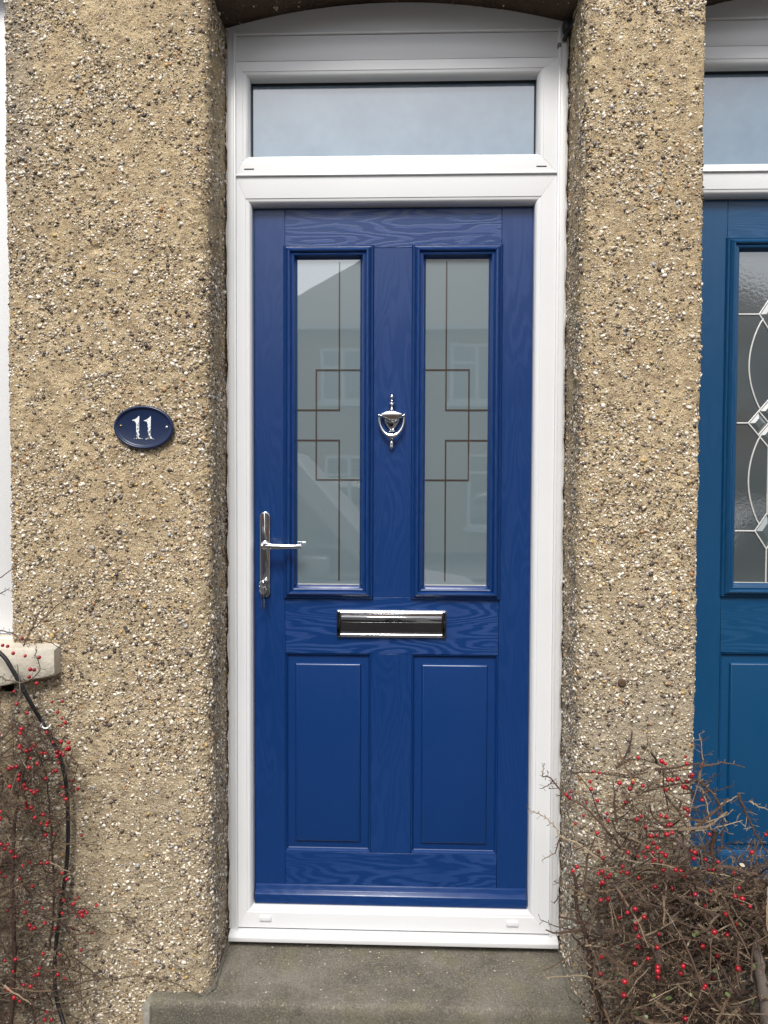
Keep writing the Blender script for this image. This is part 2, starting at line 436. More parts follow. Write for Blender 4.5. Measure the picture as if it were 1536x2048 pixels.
def arc_path(pts, rad, step):
    """2d polyline with rounded corners resampled"""
    out = [Vector(pts[0])]
    for i in range(1, len(pts) - 1):
        a, b, c = Vector(pts[i - 1]), Vector(pts[i]), Vector(pts[i + 1])
        d1 = (a - b).normalized(); d2 = (c - b).normalized(); r = rad[i]
        s, e = b + d1 * r, b + d2 * r
        for k in range(9):
            t = k / 8; out.append(s * (1 - t) ** 2 + b * 2 * t * (1 - t) + e * t * t)
    out.append(Vector(pts[-1]))
    L = [0]
    for i in range(1, len(out)): L.append(L[-1] + (out[i] - out[i - 1]).length)
    n = max(2, int(L[-1] / step)); s = np.linspace(0, L[-1], n)
    X = np.interp(s, L, [p[0] for p in out]); Y = np.interp(s, L, [p[1] for p in out])
    return np.stack([X, Y], 1)

def grid_faces(nu, nv):
    i = np.arange(nu * nv).reshape(nu, nv)
    return np.stack([i[:-1, :-1], i[1:, :-1], i[1:, 1:], i[:-1, 1:]], -1).reshape(-1, 4)

def vertical_patch(name, path, z0, z1, step, dens, flip=1):
    nz = int((z1 - z0) / step); zz = np.linspace(z0, z1, nz)
    P = np.zeros((len(path), nz, 3)); P[..., 0] = path[:, 0:1]; P[..., 1] = path[:, 1:2]; P[..., 2] = zz[None]
    # the wall is never quite plumb
    t = np.gradient(path, axis=0); N = np.zeros_like(P); N[..., 0] = (t[:, 1] * flip)[:, None]; N[..., 1] = (-t[:, 0] * flip)[:, None]
    N /= np.linalg.norm(N, axis=-1)[..., None]
    D = displace(P, N)
    npobj(name, D.reshape(-1, 3), grid_faces(*P.shape[:2]), REND, wall)
    if dens: pebbles(P, D, N, dens, wall)

G = 0.0046
DN = 44000
vertical_patch('wall_pier', arc_path([(WXR, 0.16), (WXR, 0), (XL, 0), (XL, REV)], {1: 0.012, 2: 0.044}, G), GZ - 0.02, 1.235, G, DN)
vertical_patch('wall_pier', arc_path([(XR, REV), (XR, 0), (X2L, 0), (X2L, REV)], {1: 0.042, 2: 0.012}, G), GZ - 0.02, 1.235, G, DN)
vertical_patch('wall_pier', arc_path([(X2R, REV), (X2R, 0), (2.6, 0), (2.62, 0.0)], {1: 0.026, 2: 0.001}, 0.01), GZ - 0.02, 1.235, 0.01, 9000)
vertical_patch('wall_pier', arc_path([(-2.6, 0.0008), (WXR - 0.3, 0.0008), (WXR + 0.03, 0.0008)], {1: 0.001}, 0.006), GZ - 0.02, -0.53, 0.006, 14000)

def arch_z(x, a, b, rise=0.062, base=1.240):
    m, h = (a + b) / 2, (b - a) / 2
    R = (h * h + rise * rise) / (2 * rise)
    return base + np.sqrt(np.maximum(R * R - (x - m) ** 2, 0)) - (R - rise)

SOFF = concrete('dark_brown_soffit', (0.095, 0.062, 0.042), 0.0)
def lintel(a, b, base, dens):
    xs = np.linspace(a, b, int((b - a) / 0.006))
    prof = arc_path([(REV, 0), (0, 0), (0, TOPZ - base)], {1: 0.018}, 0.006)   # (y, height over the arch)
    az = arch_z(xs, a, b, base=base)
    P = np.zeros((len(xs), len(prof), 3)); P[..., 0] = xs[:, None]; P[..., 1] = prof[None, :, 0]
    P[..., 2] = az[:, None] + prof[None, :, 1] * ((TOPZ - az) / (TOPZ - base))[:, None]
    t = np.gradient(prof, axis=0); N = np.zeros_like(P); N[..., 1] = -t[None, :, 1]; N[..., 2] = t[None, :, 0]
    N /= np.linalg.norm(N, axis=-1)[..., None]
    D = displace(P, N)
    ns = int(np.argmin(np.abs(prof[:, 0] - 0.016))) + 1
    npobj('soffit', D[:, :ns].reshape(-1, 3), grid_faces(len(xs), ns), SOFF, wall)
    npobj('arched_lintel', D[:, ns - 1:].reshape(-1, 3), grid_faces(len(xs), len(prof) - ns + 1), REND, wall)
    pebbles(P[:, :ns], D[:, :ns], N[:, :ns], dens * 0.22, wall); pebbles(P[:, ns:60], D[:, ns:60], N[:, ns:60], dens, wall)
lintel(XL, XR, 1.240, 16000)
lintel(X2L, X2R, 1.262, 16000)
def head_patch(x0, x1):
    vertical_patch('wall_head', arc_path([(x0, 0), ((x0 + x1) / 2, 0), (x1, 0)], {1: 0.001}, 0.008), 1.2352, TOPZ, 0.008, 12000)
head_patch(WXR, XL); head_patch(XR, X2L); head_patch(X2R, 2.6)
b = MB(); b.box(-2.6, 2.6, REV + 0.06, REV + 0.10, GZ, TOPZ); obj('inner_wall', b, REND, wall)
b = MB(); b.box(-2.6, WXR, -0.0, 0.04, 1.3, TOPZ); obj('wall_head', b, REND, wall)
# rusty round plug set into the render of the pier between the doors
pp = W(1244, 1366, -0.004)
b = MB(); b.lathe((pp.x, pp.y, pp.z), [(0.0, -0.004), (0.007, -0.004), (0.0105, -0.001), (0.0115, 0.006)], 14, 'Y')
o = obj('wall_plug', b, plain('rusty_plug', (0.10, 0.055, 0.028), 0.8, 0, 0.3, 0.6, 300), wall); o['label'] = 'brown rusty round plug low on the pier between the doors'

# ------------------------------------------------------------------ doorstep
def slab_grid(name, x0f, x1f, prof, nx, m, parent):
    """prof: list of (y, z); x limits given by functions of y"""
    pr = arc_path([(y, z) for y, z in prof], {i: 0.008 for i in range(len(prof))}, 0.006)
    u = np.linspace(0, 1, nx)
    P = np.zeros((nx, len(pr), 3))
    for j, (y, z) in enumerate(pr):
        P[:, j, 0] = x0f(y) + (x1f(y) - x0f(y)) * u; P[:, j, 1] = y; P[:, j, 2] = z
    t = np.gradient(pr, axis=0); N = np.zeros_like(P); N[..., 1] = -t[None, :, 1]; N[..., 2] = t[None, :, 0]
    N /= np.linalg.norm(N, axis=-1)[..., None] + 1e-9
    if N[..., 2].mean() < 0: N = -N
    d = 0.0022 * vn(P / 0.09, 21) + 0.0010 * vn(P / 0.02, 22) + 0.0006 * vn(P / 0.008, 23)
    D = P + N * d[..., None]
    return npobj(name, D.reshape(-1, 3), grid_faces(*P.shape[:2]), m, parent)
step = thing('doorstep', 'worn grey concrete doorstep below the bright blue door', 'doorstep', (-0.05, 0.0, GZ))
slab_grid('tread', lambda y: -0.655, lambda y: 0.44, [(0.262, -1.268), (0.03, -1.304), (-0.030, -1.309), (-0.036, -1.325), (-0.038, GZ - 0.02)], 180, STEP, step)
for xf, sg in ((XL, 1), (XR, -1)):
    pts = [(xf + sg * random.uniform(0.000, 0.003), y, -1.304 + 0.15 * max(0, y - 0.03) + random.uniform(-.001, .001)) for y in np.linspace(0.012, 0.2, 30)]
    b = MB(); b.tube([(xf - sg * 0.016, -0.004, -1.309)] + pts, 0.0085, 8); obj('mortar_fillet', b, STEP, step)
b = MB(); b.box(-0.672, -0.650, -0.045, 0.02, GZ - 0.02, -1.318)
obj('worn_corner', b, plain('pale_mortar', (0.30, 0.28, 0.24), 0.9, 0, 0.3, 0.6, 80), step, bevel=0.008)

st2 = thing('doorstep', 'concrete doorstep of the teal blue door, hidden behind the right shrub', 'doorstep', (1.18, 0.0, GZ))
slab_grid('tread', lambda y: 0.70, lambda y: 1.66, [(0.262, -1.256), (0.03, -1.292), (-0.030, -1.297), (-0.036, -1.313), (-0.038, GZ - 0.02)], 120, STEP, st2)

random.seed(21)
b = MB()
for _ in range(170):
    x = random.uniform(XL + 0.02, XR - 0.02); y = random.uniform(-0.02, 0.17) if random.random() < 0.7 else random.uniform(0.15, 0.19)
    z = -1.3035 + 0.155 * max(0, y - 0.03); r = random.choice((0.0008, 0.001, 0.0012, 0.0016, 0.0024))
    b.add([(x + v[0] * r * random.uniform(.7, 1.3), y + v[1] * r * random.uniform(.7, 1.3), z + v[2] * r * 0.7) for v in OV], [tuple(f) for f in OF])
obj('grit', b, PEB, step, smooth=False, kind='stuff')

# ------------------------------------------------------------------ door frame
def rect_off(r, d): return (r[0] - d, r[1] + d, r[2] - d, r[3] + d)
def mitred(inner, prof, outer=None, extra=(), names=('sill_rail', 'jamb', 'head', 'jamb'), mats=None, parent=None, g=0.0012, dip=0.0006):
    """four mitred lengths round a rectangle; prof = [(distance outwards, y)]; extra flat loops on the outer rectangle"""
    loops = [(*rect_off(inner, d), y) for d, y in prof]
    if outer: loops += [(*outer, y) for y in extra]
    res = []
    for side in range(4):
        vs = []
        for (x0, x1, z0, z1, y) in loops:
            cs = [(x0, z0), (x1, z0), (x1, z1), (x0, z1)]
            a = Vector(cs[side]); c = Vector(cs[(side + 1) % 4]); dv = (c - a).normalized()
            for t, yy in ((a, y + dip), (a + dv * g, y), (c - dv * g, y), (c, y + dip)):
                vs.append((t[0], yy, t[1]))
        fs = [(i * 4 + k, i * 4 + k + 1, (i + 1) * 4 + k + 1, (i + 1) * 4 + k) for i in range(len(loops) - 1) for k in range(3)]
        m = MB(); m.add(vs, fs)
        mm = mats if not isinstance(mats, tuple) else (mats[1] if side in (0, 2) else mats[0])
        res.append(obj(names[side], m, mm, parent, angle=28))
    return res

YF = 0.172     # frame face
YD = 0.205     # door leaf face
def bead(yf, yback, w=0.014, n=6, flat_in=0.0):
    """ovolo from the deep inner edge out to the frame face"""
    pts = [(0.0, yback), (0.0, yf + 0.016)]
    pts += [(0.0004, yf + 0.0125)]
    for k in range(n + 1):
        a = k / n * math.pi / 2
        pts.append((0.001 + (w - 0.003) * (1 - math.cos(a)), yf + 0.0125 - (0.0105) * math.sin(a)))
    pts += [(w, yf + 0.0016), (w + 0.0008, yf + 0.0002), (w + 0.0016, yf)]
    return pts

def door_frame(dx, label, slab, fan, outer, mid, headz, cz, archrng, base, cill=True):
    """slab / fan: (x0,x1,z0,z1) openings; outer: (x0,x1); mid: z of the joint; headz: top of the fanlight frame"""
    t = thing('door_frame', label, 'door frame', (dx + (slab[0] + slab[1]) / 2, YF, cz))
    o0, o1 = outer
    S4 = ('threshold', 'jamb', 'head', 'jamb')
    mitred(slab, bead(YF, YD + 0.02), (o0, o1, cz + 0.004, mid - 0.003), (YF, YF + 0.003), S4, UP, t)
    mitred(fan, bead(YF, YF + 0.050, 0.016), (o0, o1, mid + 0.003, headz), (YF, YF + 0.003), ('fanlight_rail', 'fanlight_stile', 'fanlight_rail', 'fanlight_stile'), UP, t)
    # weather groove between door frame and fanlight: a small rounded nosing
    b = MB(); b.box(o0, o1, YF + 0.004, YF + 0.03, mid - 0.006, mid + 0.006); obj('coupling_strip', b, UP, t, bevel=0.001)
    b = MB(); b.sweepx([(YF + 0.002, mid + 0.0025), (YF - 0.005, mid + 0.002), (YF - 0.006, mid - 0.001), (YF - 0.004, mid - 0.0025), (YF + 0.002, mid - 0.0025)], o0, o1); obj('drip_bead', b, UP, t, bevel=0.0006)
    # frame extensions left and right, in front of the rough render
    for s, (a, c) in enumerate(((o0 - 0.0215, o0 - 0.0008), (o1 + 0.0008, o1 + 0.0215))):
        b = MB(); b.box(a, c, YF - 0.004, YF + 0.045, cz - 0.006, headz + 0.085); obj('frame_extension', b, UP, t, bevel=0.0025)
        b = MB(); xm = o0 - 0.003 if s == 0 else o1 + 0.003
        b.box(xm - 0.004, xm + 0.004, YF - 0.0075, YF + 0.01, cz - 0.002, headz + 0.080); obj('cover_strip', b, UP, t, bevel=0.002)
    # silicone line, wavering along the render
    for s in (0, 1):
        x = (o0 - 0.0225) if s == 0 else (o1 + 0.0225); pts = []
        for k in range(160):
            z = cz + (headz + 0.09 - cz) * k / 159
            pts.append((x + 0.0016 * math.sin(k * 0.7) + random.uniform(-0.0012, 0.0012) , YF + 0.004 + random.uniform(-0.002, 0.002), z))
        b = MB(); b.tube(pts, [random.uniform(0.0035, 0.0058) for _ in pts], 6); obj('sealant_bead', b, plain('sealant', (0.72, 0.72, 0.72), 0.45, 0, 0.1) if 'sealant' not in bpy.data.materials else bpy.data.materials['sealant'], t)
    # head extension and arched filler board
    b = MB(); b.box(o0, o1, YF + 0.001, YF + 0.04, headz + 0.0015, headz + 0.068); obj('head_extension', b, UP, t, bevel=0.002)
    b = MB(); b.box(o0, o1, YF - 0.004, YF + 0.01, headz + 0.069, headz + 0.077); obj('trim_strip', b, UP, t, bevel=0.002)
    xs = np.linspace(archrng[0] + 0.004, archrng[1] - 0.004, 40)
    poly = [(xs[0], headz + 0.074), (xs[-1], headz + 0.074)] + [(x, float(arch_z(x, *archrng, base=base)) - 0.002) for x in xs[::-1]]
    b = MB(); b.prism(poly, YF + 0.006, YF + 0.03); obj('arched_filler', b, UP, t)
    # cill nosing
    if cill:
        b = MB(); b.sweepx([(YF + 0.06, cz), (YF - 0.004, cz - 0.001), (YF - 0.022, cz - 0.007), (YF - 0.026, cz - 0.011), (YF - 0.025, cz - 0.0235), (YF - 0.020, cz - 0.0245), (YF + 0.06, cz - 0.022)], o0 - 0.0215, o1 + 0.0215)
        obj('cill', b, UP, t, bevel=0.0012)
        for px in (slab[0] + 0.037, slab[1] - 0.045):
            zc = cz + 0.031; b = MB(); b.box(px - 0.0165, px + 0.0165, YF - 0.0055, YF + 0.002, zc - 0.0065, zc + 0.0065); obj('drain_cap', b, UP, t, bevel=0.002)
        for px in (o0 + 0.036, o1 - 0.042):
            zc = mid + 0.018; b = MB(); b.box(px - 0.0135, px + 0.0135, YF - 0.0004, YF + 0.002, zc - 0.0018, zc + 0.0018); obj('drain_slot_shade', b, DARKGAP, t, bevel=0.0003)  # thin dark box stands in for the slot's shaded recess
    # fanlight pane and gasket
    b = MB(); b.box(fan[0] - 0.01, fan[1] + 0.01, YF + 0.038, YF + 0.044, fan[2] - 0.01, fan[3] + 0.01); obj('pane', b, FANG, t)
    mitred((fan[0] + 0.003, fan[1] - 0.003, fan[2] + 0.003, fan[3] - 0.003), [(0, YF + 0.0375), (0.0, YF + 0.033), (0.004, YF + 0.031)], names=('gasket',) * 4, mats=DARKGAP, parent=t, dip=0, g=0.001)
    # rebate behind the frame
    b = MB(); b.box(slab[0] - 0.03, slab[0] - 0.002, YD + 0.004, YD + 0.05, cz, slab[3] + 0.02); b.box(slab[1] + 0.002, slab[1] + 0.03, YD + 0.004, YD + 0.05, cz, slab[3] + 0.02)
    b.box(slab[0] - 0.03, slab[1] + 0.03, YD + 0.004, YD + 0.05, slab[3] + 0.002, slab[3] + 0.03)
    obj('rebate', b, DARKGAP, t)
    return t

SL = (-0.4335, 0.336, -1.176, 0.767)
door_frame(0, 'white plastic frame with fanlight around the bright blue door', SL, (-0.4385, 0.3385, 0.898, 1.104), (-0.474, 0.3925), 0.842, 1.146, -1.238, (XL, XR), 1.240)
DX = 1.2045; DZ = 0.014
SR = tuple(v + (DX if i < 2 else DZ) for i, v in enumerate(SL))
door_frame(0, 'white plastic frame around the teal blue door, mostly hidden by the pier', SR, (-0.4385 + DX, 0.3385 + DX, 0.866, 1.120), (-0.474 + DX, 0.3925 + DX), 0.862 - 0.02, 1.168, -1.238 + DZ, (X2L, X2R), 1.262)

# ------------------------------------------------------------------ door leaf
CAS = [(0.0, 0.000), (0.0022, -0.0042), (0.0034, -0.0060), (0.0055, -0.0070), (0.0068, -0.0060), (0.0078, -0.0062), (0.009, -0.0085), (0.0125, -0.0125), (0.0165, -0.0145),
       (0.0200, -0.0140), (0.0228, -0.0112), (0.0238, -0.0085), (0.0250, -0.0088), (0.0275, -0.0098), (0.0310, -0.0088), (0.0335, -0.0050), (0.0350, 0.0000), (0.0385, 0.0030), (0.0395, 0.0085)]
def cassette(parent, r, ms, name='glazing_frame'):
    """moulded surround; r is its outer rectangle; one four-piece mesh set"""
    root = None; pcs = []
    loops = []
    prof = [(-d, YD + (y * 1.35 if y < 0 else y)) for d, y in CAS]
    return mitred(r, prof, names=(name,) * 4, mats=ms, parent=parent, g=0.0009, dip=0.0009)

def etched(gx0, gx1, gz0, gz1, mirror, pane):
    """clear lines left in the frosting, as in the photograph; u from the outer long line side"""
    w_ = gx1 - gx0; h_ = gz1 - gz0; y = YD + 0.0048
    def X(u): return gx0 + (1 - u if mirror else u) * w_
    def Z(v): return gz1 - v * h_
    lw = 0.0041
    def bar(n, u0, v0, u1, v1):
        x0, x1 = sorted((X(u0), X(u1))); z0, z1 = sorted((Z(v0), Z(v1)))
        b = MB(); b.box(x0 - lw / 2, x1 + lw / 2, y - 0.0006, y + 0.001, z0 - lw / 2, z1 + lw / 2)
        obj(n, b, CLEARL, pane, bevel=0)
    A, B = 0.67, 0.30          # the two verticals
    t1, t2, t3, t4 = 0.336, 0.459, 0.552, 0.674
    e = 0.0045 / h_
    bar('etched_line', A, 0.008, A, t2)
    bar('etched_line', A, t3, A, 0.985)
    y -= 0.0002
    bar('etched_line', B, t1, B, t4)
    y -= 0.0002
    bar('etched_line', B, t1, 0.995, t1)
    bar('etched_line', 0.005, t2, A, t2)
    bar('etched_line', 0.005, t3, A, t3)
    bar('etched_line', B, t4, 0.995, t4)

def leaded(gx0, gx1, gz0, gz1, pane):
    xc = (gx0 + gx1) / 2; y = YD + 0.0035
    def Zp(py): return W(1500, py, YD).z
    nb = [0]
    def came(pts, r=0.0021):
        b = MB(); b.tube(pts, r, 8, flat=(1, 0.7, 1)); obj('came', b, CAME, pane)
    def ln(x0, z0, x1, z1): came([(xc + x0, y, z0), (xc + x1, y, z1)])
    def arc(z0, z1, bul, sgn):
        pts = []
        for k in range(21):
            t = k / 20; pts.append((xc + sgn * (0.020 + (bul - 0.020) * math.sin(math.pi * t) ** 0.8), y, z0 + (z1 - z0) * t))
        came(pts)
    def diamond(zc, hw, hh, glass=True):
        P4 = [(0, zc + hh), (hw, zc), (0, zc - hh), (-hw, zc)]
        for i in range(4): ln(*P4[i], *P4[(i + 1) % 4])
        if glass:
            b = MB(); k = 0.86; q = 0.42
            o4 = [(xc + x * k, y + 0.0015, zc + (z - zc) * k) for x, z in P4]; i4 = [(xc + x * q, y - 0.003, zc + (z - zc) * q) for x, z in P4]
            b.add(o4 + i4, [(0, 1, 5, 4), (1, 2, 6, 5), (2, 3, 7, 6), (3, 0, 4, 7), (4, 5, 6, 7)])
            obj('bevelled_diamond', b, BEVG, pane, smooth=False)
    zt, zc1, zm, zb = gz1, Zp(628), Zp(846), Zp(1062)
    ln(0, gz1, 0, Zp(592)); diamond(zc1, 0.031, Zp(592) - zc1)
    ln(gx0 - xc, zc1, -0.031, zc1); ln(0.031, zc1, gx1 - xc, zc1)
    hh = (Zp(798) - Zp(894)) / 2
    # central cluster of four small diamonds
    s = 0.0275
    for ox, oz in ((0, hh / 2), (0, -hh / 2), (-s, 0), (s, 0)):
        P4 = [(ox, zm + oz + hh / 2), (ox + s, zm + oz), (ox, zm + oz - hh / 2), (ox - s, zm + oz)]
        b = MB(); cx, cz_ = ox, zm + oz
        o4 = [(xc + cx + (x - cx) * .84, y + 0.0015, cz_ + (z - cz_) * .84) for x, z in P4]; i4 = [(xc + cx + (x - cx) * .4, y - 0.003, cz_ + (z - cz_) * .4) for x, z in P4]
        b.add(o4 + i4, [(0, 1, 5, 4), (1, 2, 6, 5), (2, 3, 7, 6), (3, 0, 4, 7), (4, 5, 6, 7)]); obj('bevelled_diamond', b, BEVG, pane, smooth=False)
    for sg in (-1, 1):
        ln(0, zm + hh, sg * 2 * s, zm); ln(0, zm - hh, sg * 2 * s, zm); ln(-sg * s, zm - hh / 2, sg * s, zm + hh / 2)
        ln(sg * 2 * s, zm, sg * (gx1 - xc), zm)
        arc(zc1 - 0.012, zm + hh / 2, 0.056, sg); arc(zm - hh / 2, zb + 0.018, 0.052, sg)
        ln(sg * 0.032, zb, sg * (gx1 - xc), zb)
    ln(0, Zp(664), 0, zm + hh); ln(0, zm - hh, 0, Zp(1026)); diamond(zb, 0.032, Zp(1026) - zb)
    ln(0, Zp(1098), 0, gz0)

def door(name, label, dx, dz, ms, mt, glass, mp_):
    x0, x1, z0, z1 = -0.4325 + dx, 0.335 + dx, -1.174 + dz, 0.7655 + dz
    t = thing(name, label, 'door', ((x0 + x1) / 2, YD, z0))
    V, H = ms
    a, b_ = -0.346 + dx, 0.250 + dx            # inner edges of the stiles
    c, d = -0.1045 + dx, 0.009 + dx            # centre rail
    zt, zl1, zl0, zb = 0.657 + dz, -0.3075 + dz, -0.467 + dz, -1.032 + dz
    T = YD + 0.044; g = 0.0003
    # glass openings
    gl = [(-0.3505 + dx, -0.0985 + dx), (0.0045 + dx, 0.2545 + dx)]
    cz0, cz1 = -0.3135 + dz, 0.6655 + dz
    def pc(n, m, *bx):
        q = MB(); q.box(*bx); return obj(n, q, m, t, bevel=0.0006, seg=1)
    pc('stile', V, x0, a - g, YD, T, z0, z1); pc('stile', V, b_ + g, x1, YD, T, z0, z1)
    pc('rail', H, a + g, b_ - g, YD, T, zt + g, z1); pc('rail', H, a + g, b_ - g, YD, T, zl0 + g, zl1 - g); pc('rail', H, a + g, b_ - g, YD, T, z0, zb - g)
    pc('centre_stile', V, c + g, d - g, YD, T, zl1 + g, zt - g); pc('centre_stile', V, c + g, d - g, YD, T, zb + g, zl0 - g)
    for i, (p, q) in enumerate(gl):
        cassette(t, (p, q, cz0, cz1), mt)
        gx0, gx1, gz0, gz1 = p + 0.0395, q - 0.0395, cz0 + 0.0395, cz1 - 0.0395
        m = MB(); m.box(gx0 - 0.004, gx1 + 0.004, YD + 0.0052, YD + 0.03, gz0 - 0.004, gz1 + 0.004)
        pane = obj('pane', m, FROST if glass == 'etched' else LEADG, t)
        if glass == 'etched': etched(gx0, gx1, gz0, gz1, i == 1, pane)
        else:
            leaded(gx0, gx1, gz0, gz1, pane)
        m = MB()
        # pale spacer line at the foot of the glass
        m.box(gx0, gx1, YD + 0.0040, YD + 0.0055, gz0, gz0 + 0.0022); obj('spacer', m, CAME, t)
    # raised and fielded panels
    for (p, q) in ((a, c), (d, b_)):
        o4 = (p + g, q - g, zb + g, zl0 - g)
        prof = [(0.0, 0.0), (0.0005, 0.0008), (0.0025, 0.0012), (0.0042, 0.0035), (0.0072, 0.0088), (0.0090, 0.0098), (0.0275, 0.0078), (0.0280, 0.0070), (0.0305, 0.0028), (0.0330, 0.0010), (0.0345, 0.0006)]
        root = MB()
        lp = [(*rect_off(o4, -dd), YD + yy) for dd, yy in prof]
        vs = []; fs = []
        for (ax, bx, az, bz, y) in lp: vs += [(ax, y, az), (bx, y, az), (bx, y, bz), (ax, y, bz)]
        for i in range(len(lp) - 1):
            for k in range(4): fs.append((i * 4 + k, i * 4 + (k + 1) % 4, (i + 1) * 4 + (k + 1) % 4, (i + 1) * 4 + k))
        n = len(lp) - 1; fs.append((n * 4, n * 4 + 1, n * 4 + 2, n * 4 + 3))
        root.add(vs, fs); obj('panel', root, mp_, t, angle=22)
    # weather bar along the foot
    m = MB(); zz = z0 + 0.0
    m.sweepx([(YD + 0.001, zz + 0.049), (YD - 0.0025, zz + 0.0485), (YD - 0.0045, zz + 0.043), (YD - 0.0075, zz + 0.0345), (YD - 0.0150, zz + 0.0290), (YD - 0.0175, zz + 0.0260), (YD - 0.018, zz + 0.002), (YD - 0.016, zz - 0.001), (YD + 0.001, zz - 0.001)], x0 + 0.003, x1 - 0.002)
    obj('weather_bar', m, mt[1], t, bevel=0.0008, angle=35)
    return t

main = door('front_door', 'bright blue wood-grained front door with two etched glass panes', 0, 0, MAT['blue'], MAT['bluem'], 'etched', MAT['bluep'])
nd_ = door('front_door', 'teal blue front door with leaded glass, partly behind the pier', DX, DZ, MAT['teal'], MAT['tealm'], 'lead', MAT['tealp'])

# ------------------------------------------------------------------ door furniture (parts of the blue door)
# knocker
kx, kt = -0.0490, 0.2560
def kz(y): return kt - (y - 235) * 0.000161
kn = MB(); yk = YD - 0.010
def kp(pr, q=1.3): return [(r * 0.000161 * (q if r < 60 else 1), kz(y)) for r, y in pr]
kn.lathe((kx, yk, 0), kp([(1, 232), (10, 245), (21, 272), (23, 300), (17, 325), (11, 340), (17, 350), (18, 366), (10, 382), (38, 392), (43, 405), (36, 420), (16, 432), (24, 444), (14, 458), (15, 475), (25, 495), (24, 525), (18, 545)]), 20)
obj('knocker_finial', kn, CHROME, main)
arch = [(-180 + 10 * k, 575 - 42 * math.cos((-180 + 10 * k) / 180 * math.pi / 2)) for k in range(37)]
low = [(180, 590), (182, 640), (150, 655), (110, 655), (70, 668), (30, 690), (0, 698), (-30, 690), (-70, 668), (-110, 655), (-150, 655), (-182, 640), (-180, 590)]
b = MB(); b.prism([(kx + x * 0.000161, kz(y)) for x, y in arch + low], YD - 0.017, YD - 0.001)
kbody = obj('knocker', b, CHROME, main, bevel=0.0016, seg=3)
b = MB(); b.lathe((kx, YD - 0.006, 0), kp([(30, 640), (150, 660), (142, 700), (120, 745), (85, 790), (45, 830), (14, 852), (14, 860), (38, 864), (40, 878), (24, 888)]), 24, scale=(1, 0.42, 1))
obj('knocker_urn', b, CHROME, main)
b = MB()
for s in (-1, 1):
    b.lathe((kx + s * 212 * 0.000161, YD - 0.013, kz(602)), [(0.0002, 0.0036), (0.0022, 0.003), (0.0033, 0.001), (0.0033, -0.001), (0.0022, -0.003), (0.0018, -0.006)], 14)
    b.tube([(kx + s * 178 * 0.000161, YD - 0.013, kz(608)), (kx + s * 212 * 0.000161, YD - 0.013, kz(608))], 0.0016, 10)
obj('hinge_pin', b, CHROME, kbody)
U = [(-213, 640), (-212, 690), (-205, 745), (-188, 800), (-158, 855), (-118, 905), (-78, 938), (-38, 955), (0, 960), (38, 955), (78, 938), (118, 905), (158, 855), (188, 800), (205, 745), (212, 690), (213, 640)]
rr = [17, 18, 20, 22, 25, 28, 33, 42, 47, 42, 33, 28, 25, 22, 20, 18, 17]
b = MB(); b.tube([(kx + x * 0.000161, YD - 0.0155 - 0.004 * (1 - abs(x) / 213), kz(y)) for x, y in U], [r * 0.000161 for r in rr], 14, flat=(1, 0.8, 1))
obj('knocker_ring', b, CHROME, kbody)
b = MB(); b.lathe((kx, YD - 0.009, 0), kp([(20, 990), (34, 1005), (30, 1025), (14, 1035), (22, 1050), (25, 1085), (22, 1125), (26, 1140), (20, 1165), (8, 1182), (1, 1188)]), 18)
obj('knocker_plate', b, CHROME, main)

# letter plate
def rrect(x0, x1, z0, z1, r, n=5):
    p = []
    for cx, cz_, a0 in ((x1 - r, z1 - r, 0), (x0 + r, z1 - r, 90), (x0 + r, z0 + r, 180), (x1 - r, z0 + r, 270)):
        for k in range(n + 1):
            a = math.radians(a0 + 90 * k / n); p.append((cx + r * math.cos(a), cz_ + r * math.sin(a)))
    return p
lx0, lx1, lz1, lz0 = -0.2010, 0.1055, -0.3435, -0.4200
b = MB(); b.prism(rrect(lx0, lx1, lz0, lz1, 0.005), YD - 0.004, YD - 0.0002)
lpo = obj('letter_plate', b, CHROME, main, bevel=0.0015)
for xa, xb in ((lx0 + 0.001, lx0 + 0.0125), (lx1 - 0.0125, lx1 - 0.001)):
    b = MB(); b.box(xa, xb, YD - 0.0125, YD - 0.0035, lz0 + 0.003, lz1 - 0.002); obj('end_cap', b, plain('chrome_painted_reflection', (0.16, 0.16, 0.17), 0.08, 1, .02) if 'chrome_painted_reflection' not in bpy.data.materials else bpy.data.materials['chrome_painted_reflection'], lpo, bevel=0.0025, seg=3)  # ordinary chrome with its dark reflection put into the base colour
def roll(zc, r, yc, n=12): return [(yc - r * math.cos(math.pi * (k / n - 0.5)), zc - r * math.sin(math.pi * (k / n - 0.5))) for k in range(n + 1)]
xa, xb = lx0 + 0.0128, lx1 - 0.0128
b = MB(); b.sweepx(roll(lz1 - 0.0065, 0.004, YD - 0.010) + [(YD - 0.0035, lz1 - 0.0105), (YD - 0.0035, lz1 - 0.0025)], xa, xb); obj('top_roll', b, CHROME, lpo)
b = MB(); b.sweepx([(YD - 0.0045, lz1 - 0.0160), (YD - 0.0118, lz1 - 0.0168), (YD - 0.0128, lz1 - 0.0178), (YD - 0.0122, lz1 - 0.0325), (YD - 0.0112, lz1 - 0.0334), (YD - 0.0040, lz1 - 0.0334)], xa + 0.0006, xb - 0.0006); obj('flap_grip', b, CHROME, lpo, bevel=0.0005)
b = MB(); b.sweepx([(YD - 0.0110, lz1 - 0.0337), (YD - 0.0048, lz1 - 0.0640), (YD - 0.0038, lz1 - 0.0640), (YD - 0.0038, lz1 - 0.0337)], xa + 0.0006, xb - 0.0006); obj('flap', b, bpy.data.materials['chrome_painted_reflection'], lpo)  # flap's black reflection is painted into the chrome colour
